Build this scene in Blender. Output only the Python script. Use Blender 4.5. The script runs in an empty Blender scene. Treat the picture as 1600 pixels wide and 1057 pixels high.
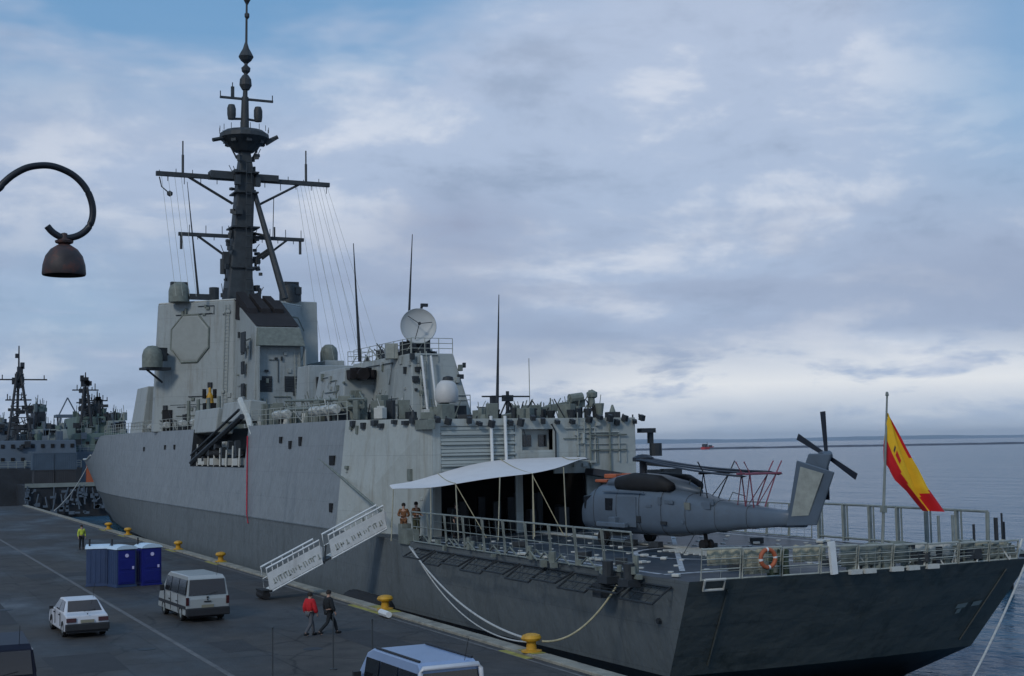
import bpy, bmesh, math, random
from mathutils import Vector, Matrix, Euler
C = bpy.context.scene.collection
PI = math.pi
R = math.radians
sc = bpy.context.scene

# ------------------------------------------------------------------ camera
cam_d = bpy.data.cameras.new('camera'); cam = bpy.data.objects.new('camera', cam_d); C.objects.link(cam)
sc.camera = cam
M3 = Matrix(((0.90224294, -0.01796014, -0.43085393),
             (-0.43085794, -0.07893419, -0.89896097),
             (-0.01786364, 0.99671803, -0.07895609)))
cam.matrix_world = Matrix.Translation((0, 0, 7.2)) @ M3.to_4x4()
cam_d.sensor_width = 36; cam_d.lens = 47.79
cam_d.clip_start = 0.1; cam_d.clip_end = 90000

# ------------------------------------------------------------------ world
SUN_EL, SUN_AZ = R(34), R(232)       # azimuth clockwise from +Y (ship's bow direction)
w = bpy.data.worlds.new('World'); sc.world = w; w.use_nodes = True
nt = w.node_tree; nt.nodes.clear()
def N(t, **k):
    n = nt.nodes.new(t)
    for a, b in k.items(): setattr(n, a, b)
    return n
def Lk(a, b): nt.links.new(a, b)
out = N('ShaderNodeOutputWorld'); bg = N('ShaderNodeBackground'); Lk(bg.outputs[0], out.inputs[0])
sky = N('ShaderNodeTexSky', sky_type='NISHITA', sun_disc=False)
sky.sun_elevation = SUN_EL; sky.sun_rotation = SUN_AZ; sky.air_density = 1.6; sky.dust_density = .6; sky.ozone_density = 2.5
skm = N('ShaderNodeMix', data_type='RGBA', blend_type='MULTIPLY'); skm.inputs[0].default_value = 1
Lk(sky.outputs[0], skm.inputs[6]); skm.inputs[7].default_value = (.060, .058, .060, 1)
tc = N('ShaderNodeTexCoord')
sep = N('ShaderNodeSeparateXYZ'); Lk(tc.outputs['Generated'], sep.inputs[0])
def math_n(op, a, b=None, c=None, clamp=False):
    n = N('ShaderNodeMath', operation=op); n.use_clamp = clamp
    for i, v in enumerate((a, b, c)):
        if v is None: continue
        if isinstance(v, (int, float)): n.inputs[i].default_value = v
        else: Lk(v, n.inputs[i])
    return n.outputs[0]
def ramp_n(v, stops):
    n = N('ShaderNodeValToRGB'); Lk(v, n.inputs[0]); e = n.color_ramp.elements
    while len(e) < len(stops): e.new(.5)
    for q, (p, c) in zip(e, stops):
        q.position = p; q.color = (c, c, c, 1) if isinstance(c, (int, float)) else (*c, 1)
    n.color_ramp.interpolation = 'EASE'
    return n.outputs[0]
def mixc(f, a, b):
    n = N('ShaderNodeMix', data_type='RGBA')
    if isinstance(f, (int, float)): n.inputs[0].default_value = f
    else: Lk(f, n.inputs[0])
    for i, v in ((6, a), (7, b)):
        if isinstance(v, tuple): n.inputs[i].default_value = (*v, 1)
        else: Lk(v, n.inputs[i])
    return n.outputs[2]
zc = math_n('MAXIMUM', sep.outputs[2], 0.0)
den = math_n('ADD', zc, 0.13)
u = math_n('DIVIDE', sep.outputs[0], den); v_ = math_n('DIVIDE', sep.outputs[1], den)
cmb = N('ShaderNodeCombineXYZ'); Lk(u, cmb.inputs[0]); Lk(v_, cmb.inputs[1])
def noise(vec, scale, det=5, rough=.55, dist=0.0, off=(0, 0, 0), sc3=(1, 1, 1), rot=(0, 0, 0)):
    mp = N('ShaderNodeMapping'); mp.inputs['Location'].default_value = off; mp.inputs['Scale'].default_value = sc3
    mp.inputs['Rotation'].default_value = rot
    Lk(vec, mp.inputs[0]); n = N('ShaderNodeTexNoise'); Lk(mp.outputs[0], n.inputs[0])
    n.inputs['Scale'].default_value = scale; n.inputs['Detail'].default_value = det
    n.inputs['Roughness'].default_value = rough; n.inputs['Distortion'].default_value = dist
    return n.outputs[0]
big = noise(cmb.outputs[0], .42, 4, .5, .3, (3.2, 1.4, 0))
mid = noise(cmb.outputs[0], 1.25, 6, .55, .15, (7.1, 2.7, 0), (1, 1.5, 1), (0, 0, .45))
fine = noise(tc.outputs['Generated'], 9, 6, .55, .2, (1.3, 4.2, 0), (1, 1, 3.2))
lump = noise(tc.outputs['Generated'], 7.5, 10, .64, .25, (2.2, 6.1, 1.7), (1, 1, 2.1))
tex = math_n('ADD', math_n('ADD', math_n('MULTIPLY', mid, .30), math_n('MULTIPLY', fine, .25)), math_n('MULTIPLY', lump, .45))
# cloud layer colour: darker lavender bellies, paler thin parts
cl = ramp_n(tex, [(.38, (.300, .390, .545)), (.495, (.415, .515, .690)), (.60, (.640, .700, .810))])
# large dark bank / pale bank
cl2 = mixc(math_n('MULTIPLY', ramp_n(big, [(.38, 1.0), (.54, 0.0)]), .65), cl, (.285, .370, .525))
az = math_n('ARCTAN2', sep.outputs[0], sep.outputs[1])        # 0 ahead, + to the right
el = math_n('ARCSINE', sep.outputs[2])
def bump1(v, c, wd):                                           # soft bump around c
    d = math_n('ABSOLUTE', math_n('SUBTRACT', v, c))
    return math_n('SUBTRACT', 1.0, math_n('DIVIDE', d, wd), clamp=True)
lay = noise(tc.outputs['Generated'], 5.5, 7, .55, .3, (8.3, 3.1, .6), (1, 1, 5.0))
lm = math_n('MULTIPLY', bump1(el, R(6.6), R(5.2)), ramp_n(lay, [(.38, .15), (.58, 1.0)]))
cl2 = mixc(math_n('MULTIPLY', lm, .65), cl2, (.325, .395, .545))
cl2 = mixc(math_n('MULTIPLY', math_n('MULTIPLY', math_n('SUBTRACT', el, R(10)), 8, clamp=True), .25), cl2, (.56, .62, .77))
# warm pale break of cloud low over the sea to the right of the ship
band = math_n('MULTIPLY', bump1(el, R(2.4), R(2.2)), math_n('MULTIPLY', math_n('SUBTRACT', az, R(21)), 5.5, clamp=True))
wisp = noise(tc.outputs['Generated'], 13, 8, .60, .3, (5.3, .2, 0), (1, 1, 3.6))
band = math_n('MULTIPLY', band, ramp_n(wisp, [(.36, 0.0), (.55, 1.0)]), clamp=True)
cl3 = mixc(math_n('MULTIPLY', band, .95), cl2, (.82, .85, .88))
# gaps of blue: high at the left, and out to the right
gapn = noise(cmb.outputs[0], .95, 5, .6, .35, (.6, 5.1, 0), (1, 1.25, 1))
highm = math_n('MULTIPLY', math_n('MULTIPLY', math_n('SUBTRACT', el, R(12.9)), 14.0, clamp=True), math_n('MULTIPLY', math_n('SUBTRACT', R(31), az), 6.0, clamp=True))
rightm = math_n('MULTIPLY', math_n('MULTIPLY', math_n('SUBTRACT', az, R(40)), 9, clamp=True), math_n('MULTIPLY', math_n('SUBTRACT', el, R(8)), 10, clamp=True))
lown = math_n('MULTIPLY', bump1(az, R(8), R(10)), bump1(el, R(5.5), R(5)))
mask = math_n('MAXIMUM', math_n('MAXIMUM', highm, math_n('MULTIPLY', rightm, .8)), math_n('MULTIPLY', lown, .55))
gap = math_n('MULTIPLY', ramp_n(gapn, [(.30, 0.0), (.48, 1.0)]), mask, clamp=True)
blue = mixc(.55, skm.outputs[2], (.165, .430, .800))
cl4 = mixc(math_n('MULTIPLY', gap, .95), cl3, blue)
# horizon air
hz = math_n('SUBTRACT', 1.0, math_n('DIVIDE', el, R(2.2)), clamp=True)
smk = math_n('MULTIPLY', bump1(az, R(23.5), R(4.2)), bump1(el, R(9.4), R(2.6)))       # funnel smoke painted into the sky as a darker ragged patch
cl4 = mixc(math_n('MULTIPLY', math_n('MULTIPLY', smk, ramp_n(lump, [(.35, .3), (.6, 1.0)])), .9), cl4, (.300, .355, .500))
cl5 = mixc(math_n('MULTIPLY', hz, .6), cl4, (.46, .56, .68))
Lk(cl5, bg.inputs[0]); bg.inputs[1].default_value = 1.0

sd = bpy.data.lights.new('sun', 'SUN'); sun = bpy.data.objects.new('sun', sd); C.objects.link(sun)
sd.energy = 1.15; sd.angle = R(11); sd.color = (1, .95, .86)
sun.rotation_euler = Vector((-math.sin(SUN_AZ) * math.cos(SUN_EL), -math.cos(SUN_AZ) * math.cos(SUN_EL), -math.sin(SUN_EL))).to_track_quat('-Z', 'Y').to_euler()
vs = sc.view_settings; vs.view_transform = 'Standard'; vs.look = 'None'; vs.exposure = 0.0; vs.gamma = 1; vs.use_curve_mapping = False
sc.render.resolution_x = 1024; sc.render.resolution_y = 676
sc.render.engine = 'CYCLES'

# ------------------------------------------------------------------ materials
def mat(name, col, rough=.6, metal=0.0, var=.12, scale=1.5, sc3=(1, 1, 1), bump=0.0, stain=None, stain_amt=.0, stain_sc=(1, 1, .12), stain_scale=1.2, spec=.4, fine_=0, emis=None):
    m = bpy.data.materials.new(name); m.use_nodes = True; t = m.node_tree; b = t.nodes['Principled BSDF']
    b.inputs['Roughness'].default_value = rough; b.inputs['Metallic'].default_value = metal
    b.inputs['Specular IOR Level'].default_value = spec
    co = t.nodes.new('ShaderNodeTexCoord'); mp = t.nodes.new('ShaderNodeMapping'); mp.inputs['Scale'].default_value = sc3
    t.links.new(co.outputs['Object'], mp.inputs[0])
    n = t.nodes.new('ShaderNodeTexNoise'); n.inputs['Scale'].default_value = scale; n.inputs['Detail'].default_value = 8; n.inputs['Roughness'].default_value = .62
    t.links.new(mp.outputs[0], n.inputs[0])
    r = t.nodes.new('ShaderNodeValToRGB'); t.links.new(n.outputs[0], r.inputs[0])
    r.color_ramp.elements[0].position = .3; r.color_ramp.elements[1].position = .7
    r.color_ramp.elements[0].color = (*[c * (1 - var) for c in col], 1)
    r.color_ramp.elements[1].color = (*[min(1, c * (1 + var)) for c in col], 1)
    last = r.outputs[0]
    if stain:
        mp2 = t.nodes.new('ShaderNodeMapping'); mp2.inputs['Scale'].default_value = stain_sc; t.links.new(co.outputs['Object'], mp2.inputs[0])
        n2 = t.nodes.new('ShaderNodeTexNoise'); n2.inputs['Scale'].default_value = stain_scale; n2.inputs['Detail'].default_value = 6; n2.inputs['Roughness'].default_value = .7
        t.links.new(mp2.outputs[0], n2.inputs[0])
        r2 = t.nodes.new('ShaderNodeValToRGB'); t.links.new(n2.outputs[0], r2.inputs[0])
        r2.color_ramp.elements[0].position = .52; r2.color_ramp.elements[1].position = .74
        r2.color_ramp.elements[0].color = (0, 0, 0, 1); r2.color_ramp.elements[1].color = (stain_amt,) * 3 + (1,)
        mx = t.nodes.new('ShaderNodeMix'); mx.data_type = 'RGBA'
        t.links.new(r2.outputs[0], mx.inputs[0]); t.links.new(last, mx.inputs[6]); mx.inputs[7].default_value = (*stain, 1)
        last = mx.outputs[2]
    t.links.new(last, b.inputs['Base Color'])
    if bump:
        bp = t.nodes.new('ShaderNodeBump'); bp.inputs['Strength'].default_value = bump; bp.inputs['Distance'].default_value = .05
        n3 = t.nodes.new('ShaderNodeTexNoise'); n3.inputs['Scale'].default_value = scale * (fine_ or 6); n3.inputs['Detail'].default_value = 5
        t.links.new(mp.outputs[0], n3.inputs[0]); t.links.new(n3.outputs[0], bp.inputs['Height']); t.links.new(bp.outputs[0], b.inputs['Normal'])
    return m
def plated(name, col, rough=.55, plate=(2.4, 1.3), var=.05, axis='YZ', stain=(.12, .10, .085), amt=.5):
    """painted steel plate: faint weld seams, dished plates, vertical run-off stains"""
    m = mat(name, col, rough, 0, var, .35, stain=stain, stain_amt=amt, stain_sc=(1, 1, .10), stain_scale=1.1)
    t = m.node_tree; b = t.nodes['Principled BSDF']; src = b.inputs['Base Color'].links[0].from_socket
    co = t.nodes.new('ShaderNodeTexCoord'); sp = t.nodes.new('ShaderNodeSeparateXYZ'); t.links.new(co.outputs['Object'], sp.inputs[0])
    cb = t.nodes.new('ShaderNodeCombineXYZ'); t.links.new(sp.outputs['XYZ'.index(axis[0])], cb.inputs[0]); t.links.new(sp.outputs[2], cb.inputs[1])
    br = t.nodes.new('ShaderNodeTexBrick'); t.links.new(cb.outputs[0], br.inputs[0])
    br.inputs['Scale'].default_value = 1; br.inputs['Brick Width'].default_value = plate[0]; br.inputs['Row Height'].default_value = plate[1]
    br.inputs['Mortar Size'].default_value = .018; br.inputs['Mortar Smooth'].default_value = .6
    br.inputs['Color1'].default_value = (1, 1, 1, 1); br.inputs['Color2'].default_value = (.95, .955, .96, 1); br.inputs['Mortar'].default_value = (.76, .76, .77, 1)
    mx = t.nodes.new('ShaderNodeMix'); mx.data_type = 'RGBA'; mx.blend_type = 'MULTIPLY'; mx.inputs[0].default_value = 1
    t.links.new(src, mx.inputs[6]); t.links.new(br.outputs[0], mx.inputs[7]); t.links.new(mx.outputs[2], b.inputs['Base Color'])
    # rust-brown runs: thin vertical streaks, sparse
    mr = t.nodes.new('ShaderNodeMapping'); mr.inputs['Scale'].default_value = (2.6, 2.6, .16); t.links.new(co.outputs['Object'], mr.inputs[0])
    nr = t.nodes.new('ShaderNodeTexNoise'); nr.inputs['Scale'].default_value = 1.0; nr.inputs['Detail'].default_value = 7; nr.inputs['Roughness'].default_value = .72; t.links.new(mr.outputs[0], nr.inputs[0])
    rr_ = t.nodes.new('ShaderNodeValToRGB'); t.links.new(nr.outputs[0], rr_.inputs[0]); rr_.color_ramp.elements[0].position = .60; rr_.color_ramp.elements[1].position = .76
    rr_.color_ramp.elements[0].color = (0, 0, 0, 1); rr_.color_ramp.elements[1].color = (.6, .6, .6, 1)
    m4 = t.nodes.new('ShaderNodeMix'); m4.data_type = 'RGBA'; t.links.new(rr_.outputs[0], m4.inputs[0]); t.links.new(mx.outputs[2], m4.inputs[6]); m4.inputs[7].default_value = (col[0] * .52, col[1] * .42, col[2] * .34, 1); t.links.new(m4.outputs[2], b.inputs['Base Color'])
    n = t.nodes.new('ShaderNodeTexNoise'); n.inputs['Scale'].default_value = .8; n.inputs['Detail'].default_value = 3
    mp = t.nodes.new('ShaderNodeMapping'); mp.inputs['Scale'].default_value = (1, 1.6, 1); t.links.new(co.outputs['Object'], mp.inputs[0]); t.links.new(mp.outputs[0], n.inputs[0])
    bp = t.nodes.new('ShaderNodeBump'); bp.inputs['Strength'].default_value = .6; bp.inputs['Distance'].default_value = .16
    t.links.new(n.outputs[0], bp.inputs['Height']); t.links.new(bp.outputs[0], b.inputs['Normal'])
    return m
MT = {}
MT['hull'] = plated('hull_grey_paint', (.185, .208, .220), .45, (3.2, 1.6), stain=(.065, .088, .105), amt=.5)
MT['hull_low'] = plated('shaded_hull_paint', (.112, .130, .138), .55, (3.2, 1.6), stain=(.06, .07, .07), amt=.6)  # hull grey darkened: shade below the flared knuckle put into the colour
MT['transom'] = plated('shaded_transom_paint', (.085, .094, .088), .6, (2.2, 1.1), axis='XZ', stain=(.025, .032, .028), amt=.9)  # dark base includes shade of the undercut stern; stains are wear
MT['super'] = plated('superstructure_paint', (.285, .315, .315), .5, (2.6, 2.4), axis='XZ', stain=(.17, .165, .14), amt=.75)
MT['superside'] = plated('superstructure_side_paint', (.295, .320, .310), .5, (2.6, 2.4), stain=(.16, .16, .14), amt=.75)
MT['hangar'] = plated('hangar_paint', (.345, .375, .360), .5, (1.9, 3.0), stain=(.20, .19, .15), amt=.7)
MT['array'] = mat('array_face', (.255, .275, .262), .55, var=.08)
MT['louvre'] = mat('shutter_paint', (.30, .335, .325), .5, var=.05)
MT['boot'] = mat('boot_topping', (.010, .010, .011), .5, var=.3)
MT['mast'] = mat('mast_soot_paint', (.036, .043, .048), .6, var=.3, stain=(.03, .028, .028), stain_amt=.7)
MT['soot'] = mat('funnel_soot', (.012, .010, .011), .9, var=.4)
MT['equip'] = mat('deck_equipment_grey', (.15, .17, .15), .6, var=.25, scale=3)
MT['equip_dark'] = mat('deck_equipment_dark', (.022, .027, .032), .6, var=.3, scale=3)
MT['equip_light'] = mat('deck_equipment_light', (.46, .47, .44), .5, var=.12, scale=3)
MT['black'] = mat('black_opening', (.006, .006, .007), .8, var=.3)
MT['white'] = mat('white_paint', (.62, .64, .64), .5, var=.08, scale=3, stain=(.3, .28, .25), stain_amt=.4)
MT['dome'] = mat('radome_white', (.50, .50, .49), .5, var=.05)
MT['dish'] = mat('dish_grey', (.42, .44, .44), .5, var=.06)
MT['rail'] = mat('rail_paint', (.30, .32, .29), .5, var=.2, scale=3)
MT['net'] = mat('net_frame', (.19, .215, .20), .6, var=.25, scale=3)
MT['canvas'] = mat('canvas_beige', (.34, .33, .25), .85, var=.25, scale=2.5, bump=.4)
MT['canvas_g'] = mat('canvas_green', (.08, .10, .06), .85, var=.25, scale=2.5)
MT['awning'] = mat('awning_cloth', (.60, .60, .61), .8, var=.05, scale=1.2, bump=.15)
MT['deckm'] = mat('flight_deck_paint', (.020, .030, .042), .42, var=.5, scale=.9, bump=.5, stain=(.07, .09, .11), stain_amt=.5, stain_sc=(.7, .7, .7), stain_scale=1.5, fine_=1.5, spec=.12)
MT['deck'] = mat('weather_deck_paint', (.05, .062, .066), .6, var=.3)
MT['line'] = mat('deck_line_white', (.34, .36, .38), .6, var=.3, scale=4, stain=(.03, .04, .05), stain_amt=1.0, stain_sc=(1, 1, 1), stain_scale=2.2)
MT['glass'] = mat('dark_glass', (.008, .010, .014), .08, var=.1, spec=.7)
MT['rubber'] = mat('black_rubber', (.010, .010, .011), .75, var=.3)
MT['rope'] = mat('rope_pale', (.40, .41, .40), .9, var=.25, scale=9)
MT['rope_y'] = mat('rope_tan', (.34, .31, .20), .9, var=.25, scale=9)
MT['yellow'] = mat('bollard_yellow', (.50, .27, .02), .5, var=.2, scale=4, stain=(.10, .06, .03), stain_amt=.7, stain_sc=(1, 1, 1), stain_scale=3)
MT['yline'] = mat('yellow_ground_paint', (.30, .27, .06), .8, var=.35, scale=3, stain=(.06, .06, .055), stain_amt=.9, stain_sc=(1, 1, 1), stain_scale=2)
MT['orange'] = mat('orange_paint', (.36, .095, .04), .6, var=.2)
MT['red'] = mat('red_paint', (.42, .03, .03), .6, var=.15)
MT['hose'] = mat('red_hose', (.36, .02, .04), .5, var=.2)
MT['maroon'] = mat('rotor_support_pink', (.22, .07, .10), .6, var=.2)
MT['heli'] = mat('helicopter_blue_grey', (.088, .118, .155), .45, var=.10, scale=1.0, stain=(.08, .09, .10), stain_amt=.5, stain_sc=(1, 1, 1), stain_scale=1.4)
MT['heli_tail'] = mat('pylon_grey', (.15, .16, .14), .5, var=.12, scale=2)
MT['blade'] = mat('rotor_blade_dark', (.012, .016, .026), .5, var=.3)
MT['lampblack'] = mat('iron_black', (.010, .013, .020), .45, var=.3, scale=6)
MT['lampshade'] = mat('rusty_shade', (.040, .032, .034), .6, var=.3, scale=6, stain=(.15, .04, .02), stain_amt=.8, stain_sc=(1, 1, 1), stain_scale=6)
MT['carwhite'] = mat('car_white', (.52, .54, .58), .30, var=.04, spec=.5, stain=(.35, .35, .35), stain_amt=.4, stain_sc=(1, 1, 1))
MT['vansilver'] = mat('van_silver', (.33, .355, .355), .28, metal=.15, var=.04, spec=.5, stain=(.2, .2, .19), stain_amt=.35, stain_sc=(1, 1, .6))
MT['bluevan'] = mat('van_roof_blue', (.24, .33, .50), .28, metal=.1, var=.06, spec=.5)
MT['carblack'] = mat('car_dark', (.008, .010, .022), .5, var=.1, spec=.2)
MT['darktrim'] = mat('dark_trim', (.018, .019, .022), .6, var=.2)
MT['taillight'] = mat('tail_light', (.045, .008, .010), .25, var=.1)
MT['plate'] = mat('number_plate', (.20, .19, .14), .5, var=.1)
MT['blueplastic'] = mat('blue_plastic', (.008, .013, .155), .42, var=.15, scale=2)
MT['blueside'] = mat('pale_blue_plastic', (.030, .055, .125), .5, var=.15, scale=2)
MT['roofplastic'] = mat('translucent_white_roof', (.50, .62, .72), .45, var=.08)
MT['sign'] = mat('sign_lilac', (.55, .52, .75), .5, var=.1)
MT['skin'] = mat('skin', (.40, .25, .19), .6, var=.05)
MT['hair'] = mat('hair_dark', (.020, .015, .012), .8, var=.2)
MT['redcloth'] = mat('red_jacket', (.42, .012, .018), .85, var=.2, scale=5)
MT['darkcloth'] = mat('dark_cloth', (.012, .015, .018), .9, var=.3, scale=5)
MT['jeans'] = mat('grey_trousers', (.08, .085, .095), .9, var=.25, scale=5)
MT['hivis'] = mat('hi_vis_yellow', (.42, .50, .06), .8, var=.15, scale=5)
MT['browncloth'] = mat('brown_cloth', (.16, .075, .035), .9, var=.2, scale=5)
MT['olive'] = mat('olive_cloth', (.05, .055, .03), .9, var=.2, scale=5)
MT['bgdark'] = mat('background_ship_dark', (.022, .026, .032), .7, var=.4, scale=.5)
MT['bggrey'] = mat('background_ship_grey', (.085, .115, .150), .6, var=.2, scale=.4)
MT['bglight'] = mat('background_ship_light', (.20, .23, .22), .6, var=.2, scale=.4)
MT['bgblue'] = mat('container_blue', (.06, .09, .125), .6, var=.2, scale=.4)
MT['bgbrown'] = mat('container_brown', (.038, .040, .046), .7, var=.2, scale=.4)
MT['bggreen'] = mat('faded_green_paint', (.10, .145, .13), .7, var=.2, scale=.4)
MT['rock'] = mat('breakwater_stone', (.075, .09, .12), .9, var=.3, scale=.05)
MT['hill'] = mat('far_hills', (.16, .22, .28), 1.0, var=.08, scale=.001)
MT['fr'] = mat('flag_red', (.58, .012, .018), .75, var=.08, scale=3)
MT['fy'] = mat('flag_yellow', (.80, .47, .02), .75, var=.08, scale=3)

# ------------------------------------------------------------------ helpers
def clusters(bm, tol=.12):
    """vertex indices of the far-apart pieces of a bmesh"""
    bm.verts.index_update(); seen = set(); isl = []
    for v0 in bm.verts:
        if v0.index in seen: continue
        st = [v0]; seen.add(v0.index); got = []
        while st:
            a = st.pop(); got.append(a)
            for e in a.link_edges:
                o = e.other_vert(a)
                if o.index not in seen: seen.add(o.index); st.append(o)
        lo = [min(v.co[k] for v in got) - tol for k in range(3)]; hi = [max(v.co[k] for v in got) + tol for k in range(3)]
        isl.append([lo, hi, [v.index for v in got]])
    if len(isl) > 700: return [sum((i[2] for i in isl), [])]
    ch = True
    while ch:
        ch = False; out_ = []
        for it in isl:
            for o in out_:
                if all(it[0][k] <= o[1][k] and o[0][k] <= it[1][k] for k in range(3)):
                    o[0] = [min(a, b) for a, b in zip(o[0], it[0])]; o[1] = [max(a, b) for a, b in zip(o[1], it[1])]; o[2] += it[2]; ch = True; break
            else: out_.append(it)
        isl = out_
    return [i[2] for i in isl]
class MB:
    def __init__(s): s.bm = bmesh.new(); s.mats = []; s.mi = 0
    def use(s, m):
        if m not in s.mats: s.mats.append(m)
        s.mi = s.mats.index(m); return s
    def face(s, vs_):
        try: f = s.bm.faces.new(vs_); f.material_index = s.mi; return f
        except ValueError: return None
    def v(s, p): return s.bm.verts.new(p)
    def quad(s, *ps): return s.face([s.v(p) for p in ps])
    def hexa(s, b, t):
        """b, t: 4 points each, same winding (ccw seen from above)"""
        B = [s.v(p) for p in b]; T = [s.v(p) for p in t]; n = len(B)
        s.face(B[::-1]); s.face(T)
        for i in range(n): s.face([B[i], B[(i + 1) % n], T[(i + 1) % n], T[i]])
        return s
    def box(s, x0, x1, y0, y1, z0, z1):
        return s.hexa([(x0, y0, z0), (x1, y0, z0), (x1, y1, z0), (x0, y1, z0)], [(x0, y0, z1), (x1, y0, z1), (x1, y1, z1), (x0, y1, z1)])
    def bx(s, c, d, rz=0, rx=0, ry=0):
        Rm = Euler((rx, ry, rz)).to_matrix(); c = Vector(c)
        q = [c + Rm @ Vector((sx * d[0] / 2, sy * d[1] / 2, sz * d[2] / 2)) for sz in (-1, 1) for sx, sy in ((-1, -1), (1, -1), (1, 1), (-1, 1))]
        return s.hexa(q[:4], q[4:])
    def cyl(s, a, b, r, r2=None, n=8, cap=True):
        a = Vector(a); b = Vector(b); r2 = r if r2 is None else r2; d = (b - a)
        if d.length < 1e-6: return s
        d.normalize(); up = Vector((0, 0, 1)) if abs(d.z) < .95 else Vector((1, 0, 0)); e = d.cross(up).normalized(); g = e.cross(d)
        A = []; B = []
        for i in range(n):
            t = 2 * PI * i / n; o = e * math.cos(t) + g * math.sin(t)
            A.append(s.v(a + o * r)); B.append(s.v(b + o * r2))
        for i in range(n): s.face([A[i], B[i], B[(i + 1) % n], A[(i + 1) % n]])
        if cap: s.face(A); s.face(B[::-1])
        return s
    def tube(s, pts, r, n=7, closed=False):
        pts = [Vector(p) for p in pts]; rings = []; L = len(pts)
        for i, p in enumerate(pts):
            if closed: d = pts[(i + 1) % L] - pts[i - 1]
            else: d = pts[min(i + 1, L - 1)] - pts[max(i - 1, 0)]
            d.normalize(); up = Vector((0, 0, 1)) if abs(d.z) < .9 else Vector((0, 1, 0)); e = d.cross(up).normalized(); g = e.cross(d)
            rr = r(i / (L - 1)) if callable(r) else r
            rings.append([s.v(p + e * math.cos(2 * PI * k / n) * rr + g * math.sin(2 * PI * k / n) * rr) for k in range(n)])
        for i in range(L if closed else L - 1):
            A = rings[i]; B = rings[(i + 1) % L]
            for k in range(n): s.face([A[k], B[k], B[(k + 1) % n], A[(k + 1) % n]])
        if not closed: s.face(rings[0]); s.face(rings[-1][::-1])
        return s
    def lathe(s, c, prof, n=20, ax=(0, 0, 1)):
        """prof: (r, h) along axis"""
        c = Vector(c); q = Vector((0, 0, 1)).rotation_difference(Vector(ax).normalized()); rings = []
        for r, h in prof:
            rings.append([s.v(c + q @ Vector((r * math.cos(2 * PI * k / n), r * math.sin(2 * PI * k / n), h))) for k in range(n)] if r > 1e-5 else [s.v(c + q @ Vector((0, 0, h)))])
        for A, B in zip(rings, rings[1:]):
            for k in range(n):
                a = A[k] if len(A) > 1 else A[0]; b = A[(k + 1) % n] if len(A) > 1 else A[0]
                d = B[k] if len(B) > 1 else B[0]; e = B[(k + 1) % n] if len(B) > 1 else B[0]
                vs2 = []
                for q2 in (a, b, e, d):
                    if q2 not in vs2: vs2.append(q2)
                if len(vs2) > 2: s.face(vs2)
        return s
    def loft(s, rings, closed=True, capa=True, capb=True):
        RR = [[s.v(p) for p in r] for r in rings]; n = len(RR[0])
        for A, B in zip(RR, RR[1:]):
            for k in range(n if closed else n - 1): s.face([A[k], A[(k + 1) % n], B[(k + 1) % n], B[k]])
        if capa and closed: s.face(RR[0][::-1])
        if capb and closed: s.face(RR[-1])
        return s
    def build(s, name, m=None, parent=None, smooth=False, bevel=0, abs_=True, fixn=True, split=None):
        bm = s.bm; bmesh.ops.remove_doubles(bm, verts=bm.verts, dist=1e-5)
        if fixn: bmesh.ops.recalc_face_normals(bm, faces=bm.faces)
        if parent is not None and abs_:
            o = Vector((0, 0, 0)); p = parent
            while p: o += p.location; p = p.parent
            bmesh.ops.translate(bm, vec=-o, verts=bm.verts)
        if parent is not None and split is not False and (split or parent.name == 'frigate' or parent.name.startswith('moored_ship')):
            cl_ = clusters(bm)
            if 1 < len(cl_) <= 95:
                first = None
                for vs_ in cl_:
                    b2 = bm.copy(); b2.verts.ensure_lookup_table(); keep = set(vs_)
                    bmesh.ops.delete(b2, geom=[v3 for v3 in b2.verts if v3.index not in keep], context='VERTS')
                    me = bpy.data.meshes.new(name); b2.to_mesh(me); b2.free(); o_ = s.finish(me, name, m, parent, smooth, bevel); first = first or o_
                bm.free(); return first
        me = bpy.data.meshes.new(name); bm.to_mesh(me); bm.free()
        return s.finish(me, name, m, parent, smooth, bevel)
    def finish(s, me, name, m, parent, smooth, bevel):
        for mm in (s.mats or [m]): me.materials.append(MT[mm] if isinstance(mm, str) else mm)
        ob = bpy.data.objects.new(name, me); C.objects.link(ob)
        if parent is not None: ob.parent = parent
        if smooth:
            for p in me.polygons: p.use_smooth = True
            if smooth != 'all':
                for e in me.edges: pass
                me.set_sharp_from_angle(angle=R(40))
        if bevel:
            b = ob.modifiers.new('bevel', 'BEVEL'); b.width = bevel; b.segments = 2; b.limit_method = 'ANGLE'; b.angle_limit = R(35)
        return ob
def thing(name, label, cat, loc=(0, 0, 0), rz=0, group=None):
    o = bpy.data.objects.new(name, None); C.objects.link(o); o.location = loc; o.rotation_euler = (0, 0, rz); o.empty_display_size = .3
    return tag(o, label, cat, group)
def tag(o, label, cat, group=None):
    o['label'] = label; o['category'] = cat
    if group: o['group'] = group
    return o
def struct(o): o['kind'] = 'structure'; return o
def copy_tree(o, parent=None):
    c = o.copy(); C.objects.link(c)
    if parent: c.parent = parent
    for ch in [x for x in bpy.data.objects if x.parent == o]: copy_tree(ch, c)
    return c
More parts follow.
